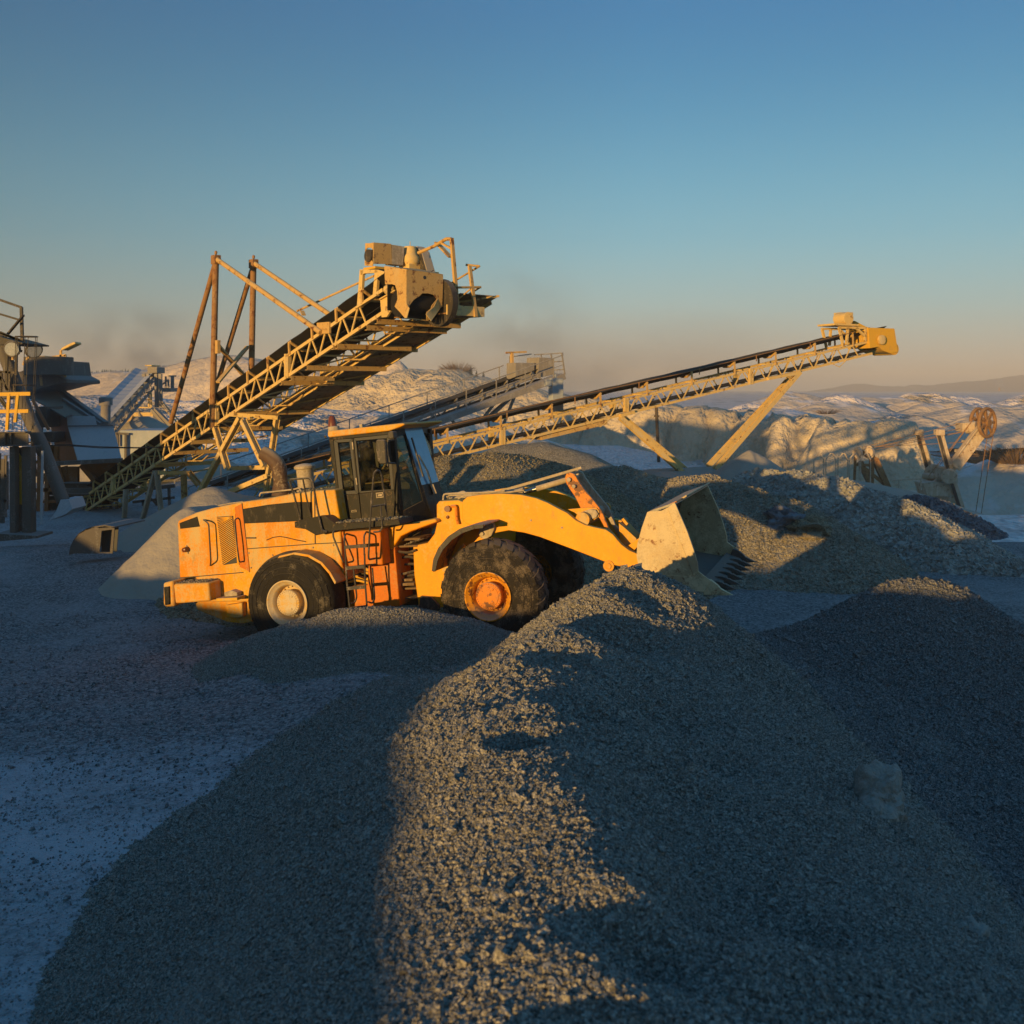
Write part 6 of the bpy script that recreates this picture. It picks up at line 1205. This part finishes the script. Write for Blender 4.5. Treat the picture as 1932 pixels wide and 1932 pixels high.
# ================================================================ rope shovel in the pit
def S(a, b, d=70.): return P(*rs(a, b), d)
r, X = wt('rope_shovel', 'old rusty cable shovel with twin boom sheaves standing in the pit at right', 'cable shovel', S(1300, 950, 70))
def rbar(name, pts, mat, w_, h_=None, up=(0, 1, 0)):
    m = MB(X); m.bar(S(*pts[0]), S(*pts[1]), w_, h_ or w_, up); return m.build(name, mat, r, .02)
for dd in (69.2, 70.6):
    m = MB(X); p0, p1 = S(1440, 735, dd), S(1640, 470, dd); m.bar(p0, p1, .85, .16, (0, 1, 0)); m.bar(p0+Vector((-.38, -.05, .1)), p1+Vector((-.38, -.05, .1)), .1, .5, (0, 1, 0)); m.build('boom', M['shovel_rust'] if 'shovel_rust' in M else M['shovel'], r, .01)
m = MB(X); 
for t in (.15, .4, .65, .9): a = S(1440, 735, 69.2).lerp(S(1640, 470, 69.2), t); m.bar(a, a+Vector((0, 1.4, 0)), .3, .2)
m.build('boom_bracing', M['shovel'], r)
for (a, b, dd, R0) in [(1612, 420, 71.0, .98), (1672, 424, 69.0, 1.0)]:
    c = S(a, b, dd); ax_ = Vector((.55, -.83, 0)).normalized(); u = Vector((.83, .55, 0)); v = Vector((0, 0, 1)); m = MB(X)
    m.tube([c+(u*math.cos(t)+v*math.sin(t))*R0*.92 for t in [k*math.pi/16 for k in range(33)]], .12, 8, False); m.tube([c-ax_*.2, c+ax_*.2], .25, 14)
    for k in range(7): t = k*2*math.pi/7; o = (u*math.cos(t)+v*math.sin(t)); m.bar(c+o*.2, c+o*R0*.9, .18, .12, tuple(ax_))
    m.build('boom_sheave', M['rust_pipe'], r)
m = MB(X); m.tube([S(1520, 460, 70), S(1600, 455, 69.5)], .40, 12); m.box(S(1500, 490, 69.6), S(1620, 425, 69.6)+Vector((0, 1.2, 0))); m.build('boom_head', M['shovel'], r, .05)
for (p, q, dd) in [((1188, 492), (1262, 752), 71.2), ((1335, 492), (1412, 772), 69.4), ((1425, 830), (1515, 1112), 69.4)]:
    m = MB(X); a, b = S(*p, dd), S(*q, dd); m.bar(a, b, .40, .35, (0, 1, 0)); m.build('dipper_stick', M['shovel'], r, .02); m = MB(X); o = Vector((-.16, -.2, 0)); m.bar(a+o, b+o, .2, .05, (0, 1, 0)); m.build('stick_rack', M['dark_metal'], r); m = MB(X); m.box(a-Vector((.3, .25, .2)), a+Vector((.3, .25, .2))); m.build('stick_cap', M['shovel'], r, .05)
m = MB(X); m.prism([(0, 0)]*3, 0, 1) if False else None
for (a, b, dd, R0) in [(1300, 780, 71, .62), (1405, 800, 69.2, .50), (1355, 780, 70, .45)]:
    m = MB(X); c = S(a, b, dd); m.tube([c-Vector((.2, .4, 0)), c+Vector((.2, .4, 0))], R0, 14); m.build('saddle_block', M['shovel'], r, .05)
m = MB(X); m.tube([S(1225, 800, 71), S(1450, 815, 69)], .22, 10); m.bar(S(1300, 850, 70), S(1440, 740, 70), .35, .3); m.build('shipper_shaft', M['shovel'], r)
for (p, q, w_) in [((745, 610), (735, 860), .15), ((775, 700), (850, 860), .35), ((885, 690), (985, 915), .4), ((860, 640), (855, 870), .28), ((790, 730), (1050, 940), .22), ((760, 620), (900, 690), .3), ((740, 720), (860, 725), .18)]: rbar('gantry_strut', (p, q), M['rust_pipe'], w_)
for (a, b) in [(760, 635), (845, 632)]:
    c = S(a, b, 69.5); m = MB(X); m.tube([c+Vector((math.cos(t)*.2, math.sin(t)*.1, 0))+Vector((0, 0, math.sin(t)*.38)) for t in [k*math.pi/8 for k in range(17)]], .07, 6, False); m.tube([c-Vector((.1, .1, 0)), c+Vector((.1, .1, 0))], .3, 12); m.build('gantry_sheave', M['shovel'], r)
m = MB(X)
for (p, q) in [((790, 598), (1495, 425)), ((830, 606), (1590, 440)), ((790, 612), (1600, 470)), ((850, 622), (1500, 490)), ((830, 598), (1540, 560))]: m.tube([S(*p, 70), S(*q, 70)], .022, 4)
for (p, q) in [((1672, 520), (1578, 1150)), ((1716, 500), (1618, 1150)), ((1590, 380), (1260, 800)), ((1560, 420), (1340, 720))]: m.tube([S(*p, 69.5), S(*q, 69.5)], .025, 4)
m.build('rope', M['rust_pipe'], r)
m = MB(X); slab(m, rs, [(840, 965), (1060, 945), (1450, 940), (1450, 1050), (1440, 1110), (900, 1100)], 70.5, 4.0); m.build('house_roof', M['shovel'], r, .05)
m = MB(X); slab(m, rs, [(1220, 850), (1290, 840), (1420, 850), (1430, 945), (1250, 945)], 69.5, 1.6); m.build('boom_foot', M['shovel'], r, .04)
m = MB(X)
for a in (450, 535, 620, 700, 780):
    c0, c1_ = S(a, 900, 69), S(a+70, 900, 69); m.tube([c0, c0+Vector((0, 0, 2.0)), c0+Vector((.3, 0, 2.4)), c1_+Vector((-.2, 0, 2.4)), c1_+Vector((0, 0, 2.0)), c1_], .04, 5)
m.build('deck_rail', M['shovel'], r); m = MB(X)
for a, b, c, d in [(990, 832, 1215, 818), (1050, 830, 1048, 950), (1205, 820, 1208, 900)]: m.tube([S(a, b, 69), S(c, d, 69)], .05, 5)
m.build('deck_rail', M['shovel'], r)
# ---------------------------------------------------------------- poles, chimney
m = MB(); m.tube([P(1243, 872, 58), P(1238, 763, 58)], .09, 8); m.tube([P(1239, 785, 58)+Vector((-.15, 0, 0)), P(1239, 785, 58)+Vector((.15, 0, 0))], .05, 6)
tag(m.build('utility_pole', M['bark']), 'dark wooden pole standing alone before the quarry face', 'pole')
m = MB(); m.tube([P(1885.5, 737, 1500), P(1885.5, 731, 1500)], [1.5, 1.1], 10); tag(m.build('chimney', M['rust_pipe']), 'tiny far chimney on the horizon at the right', 'chimney')

# shed added out of view on the sunny side to shade the plant
r = thing('shade_shed', 'grey sheet-metal shed added outside the frame to shade the plant', 'shade_shed', loc=(-34, 11, 0)); X = Matrix.Translation((34, -11, 0))
m = MB(X); m.box((-35, 4, -.6), (-30.2, 17, 6.8)); m.build('wall', M['plant_grey'], r); m = MB(X); m.prism([(-35.4, 6.8), (-29.8, 6.8), (-32.6, 7.2)], 3.6, 17.4); m.build('roof', M['plant'], r)
# ================================================================ dust, smoke and the air itself
def vol(name, c, rad, dens, col, sc, seed, lab=None, thr=.45):
    bm = bmesh.new(); bmesh.ops.create_icosphere(bm, subdivisions=3, radius=1); me = bpy.data.meshes.new(name); bm.to_mesh(me); bm.free()
    o = link(name, me); o.location = c; o.scale = rad; m = bpy.data.materials.new(name); m.use_nodes = True; nt = m.node_tree; nt.nodes.remove(nt.nodes['Principled BSDF'])
    pv = N(nt, 'VolumePrincipled'); pv.inputs['Color'].default_value = (*col, 1); tc = N(nt, 'TexCoord')
    ln = N(nt, 'VectorMath', operation='LENGTH'); nt.links.new(tc.outputs['Object'], ln.inputs[0])
    fall = N(nt, 'MapRange'); nt.links.new(ln.outputs['Value'], fall.inputs[0]); fall.inputs[1].default_value = 1.0; fall.inputs[2].default_value = .15
    mp = N(nt, 'Mapping'); mp.inputs['Scale'].default_value = tuple(sc*r_/max(rad) for r_ in rad); mp.inputs['Location'].default_value = (seed, seed*.7, 0); nt.links.new(tc.outputs['Object'], mp.inputs[0])
    nz = noise(nt, mp.outputs[0], 1.0, 3, .55); f = N(nt, 'MapRange'); nt.links.new(nz, f.inputs[0]); f.inputs[1].default_value = thr; f.inputs[2].default_value = thr+.3
    nt.links.new(math_(nt, 'MULTIPLY', math_(nt, 'MULTIPLY', f.outputs[0], fall.outputs[0]), dens), pv.inputs['Density']); pv.inputs['Anisotropy'].default_value = .2
    nt.links.new(pv.outputs[0], nt.nodes['Material Output'].inputs['Volume']); me.materials.append(m); m.cycles.volume_step_rate = 1.0 if hasattr(m, 'cycles') else 1
    return tag(o, kind='stuff')
vol('smoke', P(255, 660, 75), (7.5, 3.0, 4.0), .24, (.42, .44, .48), 3.0, 3.1, thr=.38)
vol('smoke', P(985, 610, 70), (5.5, 3.0, 4.8), .13, (.66, .60, .54), 2.6, 8.3, thr=.38)
vol('dust_cloud', P(980, 700, 64), (9.0, 4.0, 3.0), .16, (.75, .66, .55), 2.5, 5.7, thr=.35)
vol('dust_cloud', P(600, 800, 48), (9.0, 3.0, 2.2), .08, (.6, .6, .62), 2.2, 1.7, thr=.3)
vol('dust_cloud', P(130, 760, 38), (5.0, 2.5, 1.8), .16, (.45, .47, .52), 2.2, 12.7, thr=.35)
vol('dust_cloud', P(1250, 690, 90), (20.0, 6.0, 5.5), .06, (.85, .74, .62), 2.0, 21.7, thr=.3)
vol('steam', P(1887, 724, 1500), (9, 9, 10), .05, (.9, .88, .86), 2, 4, thr=.3)
# haze box
bm = bmesh.new(); x0, x1, y0, y1, z0, z1 = -3600, 3600, -900, 3700, -40, 60
vs = [bm.verts.new(p) for p in [(x0, y0, z0), (x1, y0, z0), (x1, y1, z0), (x0, y1, z0), (x0, y0, z1), (x1, y0, z1), (x1, y1, z1), (x0, y1, z1)]]
for f in [(0, 3, 2, 1), (4, 5, 6, 7), (0, 1, 5, 4), (1, 2, 6, 5), (2, 3, 7, 6), (3, 0, 4, 7)]: bm.faces.new([vs[i] for i in f])
me = bpy.data.meshes.new('haze'); bm.to_mesh(me); bm.free(); hz = link('haze', me); tag(hz, kind='stuff')
m = bpy.data.materials.new('haze'); m.use_nodes = True; nt = m.node_tree; nt.nodes.remove(nt.nodes['Principled BSDF']); pv = N(nt, 'VolumePrincipled'); pv.inputs['Color'].default_value = (.92, .88, .86, 1); pv.inputs['Density'].default_value = .00055; pv.inputs['Anisotropy'].default_value = 0
nt.links.new(pv.outputs[0], nt.nodes['Material Output'].inputs['Volume']); me.materials.append(m)
